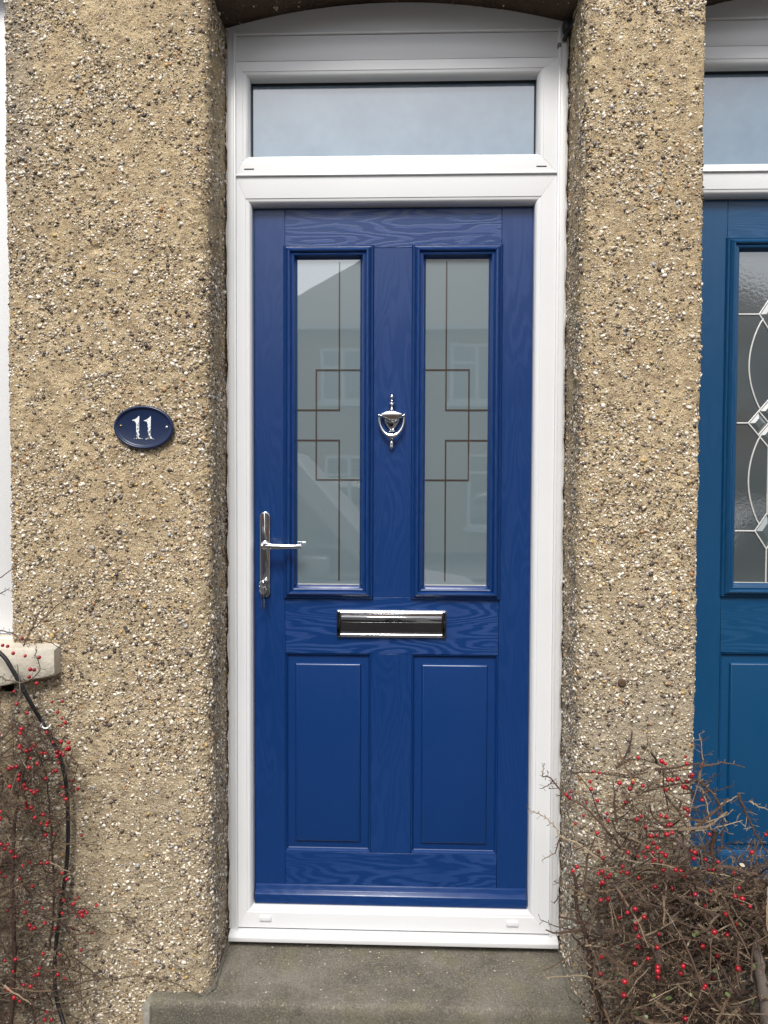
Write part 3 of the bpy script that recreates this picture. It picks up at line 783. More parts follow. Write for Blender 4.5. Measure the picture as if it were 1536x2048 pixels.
b = MB(); b.sweepx(roll(lz0 + 0.0085, 0.0036, YD - 0.010) + [(YD - 0.0035, lz0 + 0.004), (YD - 0.0035, lz0 + 0.013)], xa, xb); obj('bottom_roll', b, CHROME, lpo)

# lever handle on its long plate
hx, hz1, hz0 = -0.4010, -0.0700, -0.3090
def slot(xc, hw, z0, z1, n=10):
    return [(xc + hw * math.cos(math.pi * k / n), z1 - hw + hw * math.sin(math.pi * k / n)) for k in range(n + 1)] + [(xc - hw * math.cos(math.pi * k / n), z0 + hw - hw * math.sin(math.pi * k / n)) for k in range(n + 1)]
b = MB(); b.prism(slot(hx, 0.0145, hz0, hz1), YD - 0.0095, YD - 0.0002)
hp = obj('handle_plate', b, CHROME, main, bevel=0.003, seg=3)
hz = W(530, 1090, YD).z
b = MB(); b.lathe((hx, YD - 0.009, hz), [(0.0128, 0.001), (0.0128, -0.006), (0.0115, -0.008), (0.0095, -0.009), (0.009, -0.020), (0.0085, -0.034), (0.007, -0.040), (0.001, -0.0425)], 24, 'Y')
obj('rose', b, CHROME, hp)
b = MB(); L = [(hx - 0.001, YD - 0.042, hz), (hx + 0.012, YD - 0.0475, hz), (hx + 0.030, YD - 0.049, hz - 0.0002), (hx + 0.055, YD - 0.049, hz - 0.0006), (hx + 0.085, YD - 0.0475, hz - 0.0005), (hx + 0.1075, YD - 0.045, hz)]
b.tube(L, [0.0088, 0.0085, 0.008, 0.0072, 0.0066, 0.0064], 16, flat=(1, 0.8, 1)); obj('lever', b, CHROME, hp, bevel=0.0008)
cz = W(531, 1163, YD).z
b = MB(); b.lathe((hx + 0.002, YD - 0.009, cz), [(0.0105, 0.0), (0.0105, -0.003), (0.0095, -0.0045), (0.0085, -0.0040), (0.0083, -0.010), (0.0078, -0.0105), (0.0002, -0.0105)], 24, 'Y')
b.prism([(hx - 0.003, cz), (hx - 0.003, cz - 0.024), (hx + 0.007, cz - 0.024), (hx + 0.007, cz)], YD - 0.0125, YD - 0.009); obj('lock_cylinder', b, CHROME_D, hp, bevel=0.0004)

# keys: one in the lock, ring and two hanging
kr = thing('key_ring', 'small bunch of steel keys hanging from the blue door lock', 'keys', (hx, YD - 0.022, cz - 0.03))
def ring(c, R, r, tiltx, tiltz, name):
    m = Matrix.Rotation(tiltz, 3, 'Z') @ Matrix.Rotation(tiltx, 3, 'X'); pts = []
    for k in range(25):
        a = 2 * math.pi * k / 24; pts.append(Vector(c) + m @ Vector((R * math.cos(a), 0, R * math.sin(a))))
    b = MB(); b.tube(pts, r, 8, caps=False); obj(name, b, CHROME, kr)
b = MB(); b.box(hx + 0.0010, hx + 0.0030, YD - 0.034, YD - 0.0195, cz - 0.0035, cz + 0.0035)
b.lathe((hx + 0.002, YD - 0.038, cz), [(0.009, -0.0009), (0.009, 0.0013)], 18, 'X'); obj('key', b, CHROME_D, kr, bevel=0.0003)
ring((hx - 0.001, YD - 0.038, cz - 0.0035), 0.0105, 0.0009, 0.3, 0.55, 'ring')
ring((hx - 0.001, YD - 0.034, cz - 0.019), 0.0100, 0.0009, -0.15, -0.25, 'ring')
for s, (ox, tl) in enumerate(((-0.0035, 0.05), (0.0025, -0.03))):
    x = hx - 0.001 + ox; zt = cz - 0.027; y = YD - 0.031
    b = MB(); b.box(x - 0.0009, x + 0.0009, y - 0.009, y + 0.009, zt - 0.018, zt)
    b.box(x - 0.0010 + 0.001 * s, x + 0.0010 + 0.001 * s, y - 0.0035, y + 0.0035, zt - 0.045, zt - 0.018)
    for k in range(4): b.box(x - 0.0008 + 0.001 * s, x + 0.0008 + 0.001 * s, y - 0.0048, y - 0.0036, zt - 0.040 + 0.006 * k, zt - 0.037 + 0.006 * k)
    obj('key', b, CHROME_D if s else BRASS, kr, bevel=0.0005)

# ------------------------------------------------------------------ house number plaque
NV = plain('navy_enamel', (0.011, 0.022, 0.065), 0.28, 0, 0.08)
pc_ = W(288, 855, -0.008)
pl = thing('house_number', 'navy oval plaque with white number 11 on the pebbledash', 'house number', pc_)
b = MB(); NN = 64; A_, B_ = 0.0765, 0.0555
def el(k, s, e=0.0): a = 2 * math.pi * k / NN; return ((A_ - s) * math.cos(a), (B_ - s) * math.sin(a))
prof = [(0.003, 0.008), (0.0005, 0.002), (0.0, -0.002), (0.0018, -0.0055), (0.0045, -0.0068), (0.0068, -0.0058), (0.0085, -0.0035), (0.0100, -0.0022), (0.0115, -0.0018)]
rot = math.radians(-1.5)
vs = []
for s_, y_ in prof:
    for k in range(NN):
        x, z = el(k, s_); vs.append((pc_.x + x * math.cos(rot) - z * math.sin(rot), pc_.y + y_, pc_.z + x * math.sin(rot) + z * math.cos(rot)))
fs = [(i * NN + k, i * NN + (k + 1) % NN, (i + 1) * NN + (k + 1) % NN, (i + 1) * NN + k) for i in range(len(prof) - 1) for k in range(NN)] + [tuple((len(prof) - 1) * NN + k for k in range(NN))]
b.add(vs, fs); obj('plate', b, NV, pl, angle=60)
k = NT('worn_white_numeral'); p = k.pos()
sp = k.n('SeparateXYZ'); k.l(p, sp.inputs[0])
mp = k.n('Mapping'); mp.inputs['Scale'].default_value = (1, 1, 0.55); k.l(p, mp.inputs[0])
n = k.noise(mp.outputs[0], 260, 3, 0.6)
zz = k.n('MapRange'); k.l(sp.outputs[2], zz.inputs[0]); zz.inputs[1].default_value = pc_.z + 0.028; zz.inputs[2].default_value = pc_.z - 0.012; zz.inputs[3].default_value = -0.16; zz.inputs[4].default_value = 0.035
m_ = k.ramp(k.math('ADD', n, zz.outputs[0]), [(0.525, (0, 0, 0)), (0.55, (1, 1, 1))])
k.set(Base_Color=k.mix(m_, (0.75, 0.78, 0.78), (0.03, 0.04, 0.06)), Roughness=0.4); NUM = k.m
ONE = [(-.19, 0), (.20, 0), (.20, .022), (.13, .035), (.085, .07), (.07, .13), (.055, .30), (.052, .70), (.06, 1.0), (.035, 1.0), (-.03, .93), (-.12, .865), (-.255, .825), (-.255, .80), (-.17, .79), (-.11, .75), (-.085, .66), (-.075, .30), (-.075, .13), (-.09, .07), (-.13, .035), (-.19, .022)]
for gx in (-0.0145, 0.0150):
    h = 0.0575; b = MB(); b.prism([(pc_.x + gx + x * h, pc_.z - 0.0295 + z * h + gx * -0.03) for x, z in ONE], pc_.y - 0.0030, pc_.y - 0.0012)
    o = obj('digit', b, NUM, pl, bevel=0.0004, seg=1)
for sx, mt_ in ((-1, BRASS), (1, CHROME)):
    x = pc_.x + sx * 0.0585 * math.cos(rot); z = pc_.z + sx * 0.0585 * math.sin(rot) + 0.002
    b = MB(); b.lathe((x, pc_.y - 0.0015, z), [(0.0040, 0.001), (0.0040, -0.0003), (0.0030, -0.0016), (0.0012, -0.0023), (0.0001, -0.0024)], 14, 'Y'); o = obj('screw', b, mt_, pl)
    o['label'] = 'dull brown screw' if sx < 0 else 'bright round-headed screw'

# ------------------------------------------------------------------ window and sill on the left
wn = thing('window', 'white plastic window at the left edge above the stone sill', 'window', (-1.6, 0.08, -0.40))
b = MB(); b.box(-1.20, WXR + 0.012, 0.075, 0.14, -0.395, 1.30); obj('window_frame', b, UP, wn, bevel=0.003)
b = MB(); b.box(-2.2, -1.2002, 0.075, 0.14, -0.395, -0.32); obj('window_frame', b, UP, wn, bevel=0.003)
b = MB(); b.box(-2.2, -1.2002, 0.075, 0.14, 1.23, 1.30); obj('window_frame', b, UP, wn, bevel=0.003)
b = MB(); b.box(-1.215, -1.185, 0.062, 0.074, -0.34, 1.25); obj('glazing_bead', b, UP, wn, bevel=0.003)
b = MB(); b.box(-2.2, -1.10, 0.10, 0.106, -0.32, 1.23); obj('pane', b, glassy('window_glass', (0.03, 0.035, 0.04)), wn)
b = MB(); b.box(-2.2, WXR + 0.014, 0.030, 0.1, -0.425, -0.397); obj('window_cill', b, UP, wn, bevel=0.004)
k = NT('cream_masonry_paint'); p = k.pos()
n1 = k.noise(p, 14, 4, 0.7); n2 = k.noise(p, 120, 3)
c = k.mix(k.ramp(n1, [(0.35, (0, 0, 0)), (0.7, (1, 1, 1))]), (0.50, 0.45, 0.36), (0.66, 0.61, 0.52))
c = k.mix(k.ramp(n2, [(0.66, (0, 0, 0)), (0.74, (1, 1, 1))]), c, (0.26, 0.23, 0.18))
k.set(Base_Color=c, Roughness=0.8); k.bump(k.math('ADD', n1, n2), 0.6, 0.003); SILL = k.m
sx1 = W(107, 1300, -0.04).x
xs = np.linspace(-2.4, sx1, 260); ring_ = []
V_ = []; 
cs = [(0.06, -0.395), (-0.030, -0.409), (-0.0385, -0.4105), (-0.0405, -0.4125), (-0.0405, -0.507), (-0.038, -0.510), (-0.02, -0.514), (0.06, -0.512)]
for x in xs:
    e = max(0, 1 - (sx1 - x) / 0.008)
    tb = max(0.0, min(1.0, (x + 1.05) / 0.17))
    for (y, z) in cs:
        zz_ = z + (0.036 * tb if z < -0.45 else -0.0) + (-0.003 * e * e if z > -0.45 else 0.003 * e * e); V_.append((x, y * (1 - 0.08 * e * e) if y < 0 else y, zz_))
V_ = np.array(V_); V_ += np.stack([vn(V_ / 0.02, 31) * 0.0008, vn(V_ / 0.018, 32) * 0.0018, vn(V_ / 0.022, 33) * 0.0018], 1)
m = len(cs); fs = [(i * m + k, i * m + (k + 1) % m, (i + 1) * m + (k + 1) % m, (i + 1) * m + k) for i in range(len(xs) - 1) for k in range(m)] + [tuple((len(xs) - 1) * m + k for k in range(m)), tuple(range(m))[::-1]]
b = MB(); b.add(V_.tolist(), fs); o = obj('window_sill', b, SILL, angle=50)
tag(o, 'chipped cream painted stone window sill with rough end behind the berries', 'window sill')

# ------------------------------------------------------------------ cables
def bez(pts, n=8):
    """smooth curve through points (Catmull-Rom)"""
    P = [Vector(p) for p in pts]; P = [P[0] * 2 - P[1]] + P + [P[-1] * 2 - P[-2]]; out = []
    for i in range(1, len(P) - 2):
        for k in range(n):
            t = k / n; out.append(0.5 * ((2 * P[i]) + (-P[i - 1] + P[i + 1]) * t + (2 * P[i - 1] - 5 * P[i] + 4 * P[i + 1] - P[i + 2]) * t * t + (-P[i - 1] + 3 * P[i] - 3 * P[i + 1] + P[i + 2]) * t ** 3))
    out.append(P[-2]); return out
cab = [(-60, 1270, -.075), (0, 1306, -.078), (28, 1345, -.078), (58, 1400, -.070), (82, 1440, -.045), (98, 1470, -.035), (118, 1510, -.03), (131, 1560, -.03), (136, 1640, -.03), (134, 1720, -.03), (124, 1800, -.03), (114, 1870, -.03), (109, 1940, -.03), (113, 1995, -.04), (128, 2048, -.06), (150, 2110, -.10)]
cb = thing('cable', 'black rubber cable hanging down from the stone sill', 'cable', W(110, 2100, -.03))
b = MB(); b.tube(bez([W(*c) for c in cab]), 0.0052, 10); obj('cable_run', b, BLACK, cb)
q = W(92, 1452, -.045)
b = MB(); b.tube(bez([(q.x - 0.010, q.y - 0.004, q.z + 0.004), (q.x - 0.003, q.y - 0.008, q.z - 0.002), (q.x + 0.006, q.y - 0.007, q.z - 0.003), (q.x + 0.012, q.y, q.z + 0.003)]), 0.0022, 6)
b.lathe((q.x - 0.009, q.y + 0.0, q.z + 0.004), [(0.003, 0.02), (0.003, -0.006), (0.001, -0.007)], 8, 'Y'); obj('cable_clip', b, UP, cb)
cb2 = thing('cable', 'short black cable and clip at the top right corner of the blue door frame', 'cable', W(1140, 60, 0.12))
c2 = [(1185, -70, .02), (1172, -20, .04), (1158, 20, .09), (1146, 48, .13), (1136, 62, .15), (1128, 82, .165)]
b = MB(); b.tube(bez([W(*c) for c in c2]), 0.0055, 10); obj('cable_run', b, BLACK, cb2)
b = MB(); b.tube(bez([W(px + 7, py + 5, y + .004) for px, py, y in c2[:5]]), 0.0045, 8); obj('cable_run', b, BLACK, cb2)
q = W(1136, 50, .145); b = MB(); b.box(q.x - 0.011, q.x + 0.016, q.y - 0.010, q.y + 0.02, q.z - 0.014, q.z + 0.014); obj('junction_clip', b, BLACK, cb2, bevel=0.004)
q = W(1152, 72, .15); b = MB(); b.box(q.x - 0.010, q.x + 0.010, q.y - 0.006, q.y + 0.02, q.z - 0.020, q.z + 0.020); obj('junction_clip', b, BLACK, cb2, bevel=0.005)
q = W(1119, 90, .165); b = MB(); b.box(q.x - 0.0045, q.x + 0.0045, q.y - 0.002, q.y + 0.01, q.z - 0.006, q.z + 0.006); obj('cable_end', b, plain('grey_tag', (0.18, 0.18, 0.19), 0.5), cb2, bevel=0.0015)

# ------------------------------------------------------------------ berry shrubs
def twig_mat(name, stops):
    k = NT(name); r = k.n('NewGeometry').outputs['Random Per Island']
    c = k.ramp(r, stops); n = k.noise(k.pos(), 180, 3)
    k.set(Base_Color=k.mix(k.math('MULTIPLY', n, 0.6), c, (0.05, 0.038, 0.028)), Roughness=0.85); k.bump(n, 0.5, 0.001)
    return k.m
TW = twig_mat('shrub_twig', [(0, (0.045, 0.026, 0.016)), (0.4, (0.105, 0.056, 0.034)), (0.66, (0.18, 0.112, 0.068)), (0.84, (0.32, 0.235, 0.155)), (1, (0.46, 0.36, 0.24))])
TWD = twig_mat('shrub_twig_dark', [(0, (0.032, 0.016, 0.012)), (0.5, (0.075, 0.038, 0.026)), (0.85, (0.12, 0.085, 0.058)), (1, (0.22, 0.17, 0.12))])
BARK = twig_mat('grey_bark', [(0, (0.16, 0.13, 0.11)), (1, (0.24, 0.20, 0.17))])
PALE = twig_mat('pale_twig', [(0, (0.36, 0.27, 0.17)), (1, (0.46, 0.36, 0.24))])
k = NT('berry_red'); n = k.n('ObjectInfo').outputs['Random']
k.set(Base_Color=k.mix(n, (0.22, 0.004, 0.012), (0.42, 0.010, 0.020)), Roughness=0.28); BERRY = k.m
CALYX = plain('berry_calyx', (0.06, 0.02, 0.015), 0.8)
k = NT('leaf_green'); n = k.n('ObjectInfo').outputs['Random']
k.set(Base_Color=k.mix(n, (0.10, 0.15, 0.05), (0.22, 0.24, 0.10)), Roughness=0.45); LEAF = k.m
k = NT('leaf_dead'); k.set(Base_Color=k.mix(k.noise(k.pos(), 90), (0.35, 0.30, 0.20), (0.55, 0.48, 0.36)), Roughness=0.7); DEAD = k.m

DRY = twig_mat('withered_leaf', [(0, (0.08, 0.018, 0.014)), (0.5, (0.13, 0.045, 0.026)), (0.75, (0.16, 0.15, 0.06)), (1, (0.30, 0.22, 0.12))])

def berry_mesh():
    bm = bmesh.new(); bmesh.ops.create_icosphere(bm, subdivisions=2, radius=1)
    for v in bm.verts:
        if v.co.z < -0.86: v.co.z += 0.22
    me = bpy.data.meshes.new('berry'); bm.to_mesh(me); bm.free(); me.materials.append(BERRY); me.materials.append(CALYX)
    for f in me.polygons:
        f.use_smooth = True
        if f.center.z < -0.74 : f.material_index = 1
    return me
BM_ = berry_mesh()
def leaf_mesh():
    me = bpy.data.meshes.new('leaf'); vs = []; fs = []
    pr = [(0, 0.04), (0.2, 0.26), (0.45, 0.36), (0.7, 0.30), (0.9, 0.14), (1.0, 0.0)]
    for x, w_ in pr: vs += [(x, -w_, 0.12 * w_ + 0.1 * x * x), (x, 0, 0.1 * x * x - 0.03), (x, w_, 0.12 * w_ + 0.1 * x * x)]
    for i in range(5):
        for k in (0, 1): fs.append((i * 3 + k, i * 3 + k + 1, (i + 1) * 3 + k + 1, (i + 1) * 3 + k))
    me.from_pydata(vs, [], fs); me.materials.append(LEAF); me.shade_smooth(); return me
LM = leaf_mesh(); LM2 = LM.copy(); LM2.name = 'dead_leaf'; LM2.materials.clear(); LM2.materials.append(DEAD)

def inst(name, me, parent, loc, sc, rot=None):
    o = bpy.data.objects.new(name, me); C.objects.link(o); o.parent = parent
    o.location = Vector(loc) - WO[parent.name]; o.scale = (sc,) * 3 if not hasattr(sc, '__len__') else sc
    o.rotation_euler = rot or (random.uniform(-.9, .9), random.uniform(-.9, .9), random.uniform(0, 6))
    return o

def rv(s=1.0): return Vector((random.gauss(0, s), random.gauss(0, s), random.gauss(0, s)))
def wander(p, d, L, n, bend=0.25, up=0.0):
    pts = [Vector(p)]; d = d.normalized()
    for _ in range(n):
        d = (d + rv(bend) + Vector((0, 0, up))).normalized(); pts.append(pts[-1] + d * (L / n))
    return pts
def spurs(mb, pts, r, gap=0.009, ln=(0.006, 0.022), keepy=None):
    """short herringbone side shoots with swollen tips"""
    acc = 0; side = 1
    ends = []
    for i in range(len(pts) - 1):
        a, c = pts[i], pts[i + 1]; seg = (c - a).length
        if seg < 1e-6: continue
        t = (c - a) / seg; s = acc
        while s < seg:
            p = a + t * s
            pn = t.cross(Vector((random.gauss(0, .5), 1, random.gauss(0, .5)))).normalized() * side
            d = (t * random.uniform(0.3, 0.9) + pn + rv(0.2)).normalized()
            L = random.uniform(*ln)
            e = p + d * L * 0.5 + rv(0.001); e2 = e + (d + rv(0.3)).normalized() * L * 0.5
            mb.tube([p, e, e2], [r * 0.55, r * 0.5, r * 0.62], 3, caps=False)
            ends.append(e2)
            if L > 0.014 and random.random() < 0.6:
                d2 = (d + rv(0.7)).normalized(); e3 = e + d2 * L * 0.4; mb.tube([e, e3], [r * 0.5, r * 0.5], 3, caps=False)
            side = -side; s += gap * random.uniform(0.6, 1.5)
        acc = s - seg
    return ends

def inside(poly, x, y):
    c = False; n = len(poly)
    for i in range(n):
        x1, y1 = poly[i]; x2, y2 = poly[(i + 1) % n]
        if (y1 > y) != (y2 > y) and x < (x2 - x1) * (y - y1) / (y2 - y1) + x1: c = not c
    return c

def shrub(name, label, root, guides, env, nfill, yr, m, nb, berry_xy, leaves, seed, fillr=0.0015, extra=0):
    random.seed(seed)
    t = thing(name, label, 'shrub', root)
    pool = []
    for (pts, r, mat, sp) in guides:
        P = bez([W(*p) for p in pts], 5)
        P = [p + rv(0.0012) for p in P]
        n = len(P); b = MB(); r *= 1.2; b.tube(P, [r * (1 - 0.62 * i / n) for i in range(n)], 7 if r > 0.003 else 5)
        if sp: pool += spurs(b, P, max(0.0010, r * 0.5), 0.0085, (0.005, 0.016) if r < 0.003 else (0.008, 0.03))
        obj('branch', b, mat, t, angle=60)
        for i in range(2, n, 3): pool.append(P[i])
    b = MB(); b2 = MB(); ends = []
    xs_ = [p[0] for p in env]; ys_ = [p[1] for p in env]; k = 0
    while k < nfill + extra:
        px, py = random.uniform(min(xs_), max(xs_)), random.uniform(min(ys_), max(ys_))
        if k >= nfill: px, py = random.uniform(1385, 1620), random.uniform(1765, 1905)
        if not inside(env, px, py): continue
        if px > 1000 and random.random() > max(0.22, min(1.0, (py - 1480) / 330 + max(0, px - 1420) / 500)): continue
        depth = yr[0] + (yr[1] - yr[0]) * random.random() ** 1.0
        p = W(px, py, depth)
        if p.x > 0.42 and p.x < 2 and p.y > -0.006 : continue
        k += 1
        d = Vector((random.gauss(0, 0.9), random.gauss(-0.1, 0.4), random.gauss(0.12, 0.5)))
        L = random.uniform(0.045, 0.13); n = 6
        pts = wander(p, d, L, n, 0.13, 0.02)
        pts = [Vector((q.x, min(q.y, -0.008) if q.x < X2L + 0.01 else q.y, q.z)) for q in pts]
        if pts[-1].x < XR and pts[0].x > XR - 0.02: continue
        r = random.choice((0.7, 0.9, 1.0, 1.4, 2.2)) * fillr
        tgt = b if random.random() < 0.75 else b2
        tgt.tube(pts, [r * (1 - 0.5 * i / n) for i in range(n + 1)], 4, caps=False)
        ends += spurs(tgt, pts, min(r, 0.0014) * 0.85, 0.0085, (0.004, 0.014))
    obj('twigs', b, m, t, kind='stuff', smooth=False); obj('twigs', b2, TW if m is not TW else TWD, t, kind='stuff', smooth=False)
    # withered little leaves still on the twigs
    b3 = MB()
    for e in random.sample(ends, min(len(ends), int(nfill * (2.2 if nfill > 1000 else 1.3)))):
        a = rv(1).normalized(); c_ = a.cross(rv(1)).normalized(); L = random.uniform(0.003, 0.0065); w2 = L * 0.36
        b3.add([e, e + a * L * .5 + c_ * w2, e + a * L, e + a * L * .5 - c_ * w2], [(0, 1, 2), (0, 2, 3)])
    obj('withered_leaf', b3, DRY, t, kind='stuff', smooth=False)
    # berries in view at the places where the photograph shows them, the rest through the crown
    near = ends + pool
    cand = [e for e in near]
    nbk = 0
    for (px, py) in berry_xy:
        best = None; tgtp = None
        for e in random.sample(cand, min(len(cand), 6000)):
            tt = W(px, py, e.y)
            dd = (Vector((tt.x, tt.z)) - Vector((e.x, e.z))).length + 0.10 * (e.y - yr[1])
            if best is None or dd < best: best = dd; tgtp = tt
        rr_ = random.choice((0.0036, 0.0042, 0.0046, 0.0050))
        if py > 1780 and px > 1000: rr_ *= 1.15
        q = tgtp + Vector((0, -0.004, 0))
        inst('berry', BM_, t, q, (rr_, rr_, rr_ * 1.05)); nbk += 1
    for _ in range(nb):
        e = random.choice(ends); rr_ = random.uniform(0.0035, 0.0048); inst('berry', BM_, t, e + Vector((0, 0, -0.002)), rr_)
    for (px, py, y, dead, ss) in leaves:
        inst('leaf', LM2 if dead else LM, t, W(px, py, y), ss, (random.uniform(-1.3, -.3), random.uniform(-0.8, 0.8), random.uniform(0, 6.3)))
    return t

# guides: ([(px, py, depth), ...], radius, material, spurs)
RG = [
 ([(1250, 1705, -.16), (1205, 1650, -.15), (1165, 1612, -.14), (1130, 1590, -.13), (1102, 1558, -.12), (1083, 1552, -.12)], 0.0028, TW, 1),
 ([(1108, 1562, -.12), (1092, 1574, -.12), (1078, 1578, -.12)], 0.0013, TW, 1),
 ([(1086, 1552, -.12), (1086, 1538, -.12), (1090, 1526, -.12)], 0.0013, TW, 1),
 ([(1200, 1720, -.17), (1160, 1690, -.15), (1124, 1675, -.14), (1106, 1648, -.13), (1082, 1630, -.12), (1055, 1621, -.12)], 0.0023, TW, 1),
 ([(1120, 1675, -.14), (1112, 1702, -.14), (1098, 1712, -.14), (1083, 1720, -.14)], 0.0015, TW, 1),
 ([(1200, 1640, -.14), (1180, 1580, -.13), (1150, 1545, -.13), (1138, 1540, -.13)], 0.0013, TWD, 1),
 ([(1420, 1655, -.2), (1410, 1600, -.2), (1396, 1560, -.19), (1404, 1530, -.19), (1403, 1500, -.19), (1399, 1470, -.19)], 0.0025, TW, 1),
 ([(1400, 1534, -.2), (1425, 1529, -.2), (1455, 1526, -.2), (1488, 1535, -.2)], 0.0020, TW, 1),
 ([(1402, 1600, -.2), (1415, 1570, -.2), (1428, 1545, -.2)], 0.0016, TW, 1),
 ([(1396, 1560, -.2), (1420, 1580, -.2), (1440, 1612, -.2), (1448, 1650, -.2), (1440, 1700, -.2)], 0.0030, TW, 1),
 ([(1440, 1610, -.2), (1460, 1600, -.2), (1476, 1590, -.2)], 0.0018, PALE, 1),
 ([(1476, 1586, -.22), (1490, 1620, -.22), (1508, 1660, -.22), (1530, 1700, -.22), (1560, 1760, -.22)], 0.0026, TW, 1),
 ([(1242, 1662, -.17), (1300, 1660, -.17), (1360, 1660, -.18), (1410, 1662, -.19), (1450, 1650, -.2), (1485, 1640, -.2)], 0.0023, PALE, 1),
 ([(1500, 1604, -.25), (1515, 1612, -.25), (1540, 1620, -.25)], 0.0019, PALE, 1),
 ([(1345, 1580, -.13), (1325, 1540, -.12), (1305, 1505, -.12), (1290, 1462, -.12)], 0.0014, TW, 1),
 ([(1395, 1600, -.16), (1360, 1560, -.15), (1330, 1535, -.14), (1290, 1520, -.13), (1250, 1520, -.12)], 0.0022, TWD, 1),
 ([(1140, 1545, -.1), (1180, 1545, -.1), (1230, 1550, -.11), (1290, 1560, -.12), (1340, 1575, -.13)], 0.0017, TWD, 1),
 ([(1400, 1560, -.12), (1350, 1570, -.12), (1300, 1580, -.11), (1265, 1600, -.1), (1240, 1620, -.1)], 0.0032, TWD, 1),
 ([(1540, 2100, -.30), (1528, 2000, -.30), (1518, 1930, -.30), (1512, 1870, -.28), (1516, 1830, -.26)], 0.0125, BARK, 0),
 ([(1220, 2080, -.10), (1195, 2000, -.10), (1180, 1930, -.10), (1172, 1870, -.10), (1155, 1820, -.09), (1148, 1750, -.08)], 0.0080, TWD, 1),
 ([(1172, 1900, -.1), (1160, 1888, -.1), (1143, 1868, -.1)], 0.0036, TWD, 0),
 ([(1320, 1930, -.25), (1312, 1880, -.25), (1300, 1850, -.24), (1306, 1820, -.23)], 0.0062, BARK, 0),
 ([(1302, 1850, -.24), (1288, 1835, -.24), (1276, 1832, -.24)], 0.0030, BARK, 0),
 ([(1340, 1870, -.25), (1345, 1840, -.25), (1368, 1815, -.25)], 0.0034, BARK, 0),
 ([(1393, 1804, -.28), (1415, 1840, -.28), (1442, 1872, -.28), (1472, 1878, -.28)], 0.0028, PALE, 0),
 ([(1446, 1876, -.28), (1438, 1900, -.28), (1428, 1920, -.28)], 0.0024, PALE, 0),
 ([(1340, 1672, -.22), (1372, 1692, -.22), (1400, 1706, -.22), (1412, 1740, -.22), (1400, 1790, -.22)], 0.0040, BARK, 1),
 ([(1220, 1938, -.24), (1262, 1958, -.24), (1298, 1975, -.24), (1318, 2005, -.24)], 0.0028, PALE, 1),
 ([(1270, 2000, -.22), (1230, 1975, -.22), (1190, 1958, -.21), (1150, 1950, -.2), (1092, 1956, -.2)], 0.0022, PALE, 0),
 ([(1206, 1995, -.2), (1228, 1970, -.2), (1246, 1958, -.2)], 0.0017, PALE, 0),
 ([(1540, 1800, -.26), (1500, 1770, -.25), (1450, 1750, -.24), (1400, 1745, -.23)], 0.0022, PALE, 1),
 ([(1500, 1770, -.25), (1470, 1710, -.24), (1445, 1690, -.23)], 0.0018, TW, 1),
 ([(1470, 1745, -.24), (1510, 1700, -.24), (1536, 1660, -.24)], 0.0018, TW, 1),
 ([(1120, 1735, -.1), (1150, 1730, -.1), (1200, 1740, -.11), (1260, 1750, -.12)], 0.0015, TWD, 1),
 ([(1108, 1808, -.1), (1120, 1790, -.1), (1150, 1770, -.1), (1190, 1770, -.11)], 0.0013, TWD, 1),
 ([(1170, 1890, -.2), (1210, 1895, -.2), (1250, 1905, -.2)], 0.0017, PALE, 1),
 ([(1430, 1660, -.2), (1424, 1700, -.2), (1428, 1760, -.2), (1420, 1830, -.2)], 0.0050, TWD, 1),
 ([(1540, 1900, -.3), (1525, 1850, -.3), (1505, 1800, -.3), (1480, 1770, -.3)], 0.0032, PALE, 0),
 ([(1470, 2060, -.33), (1420, 1990, -.33), (1390, 1940, -.32), (1350, 1900, -.3)], 0.0034, TW, 1),
]
RENV = [(1215, 1580), (1225, 1535), (1262, 1512), (1300, 1508), (1345, 1512), (1385, 1530), (1398, 1580), (1402, 1660), (1440, 1712), (1470, 1745), (1505, 1770), (1600, 1775), (1600, 2110), (1190, 2110), (1175, 1980), (1170, 1900), (1165, 1800), (1160, 1730), (1180, 1650)]
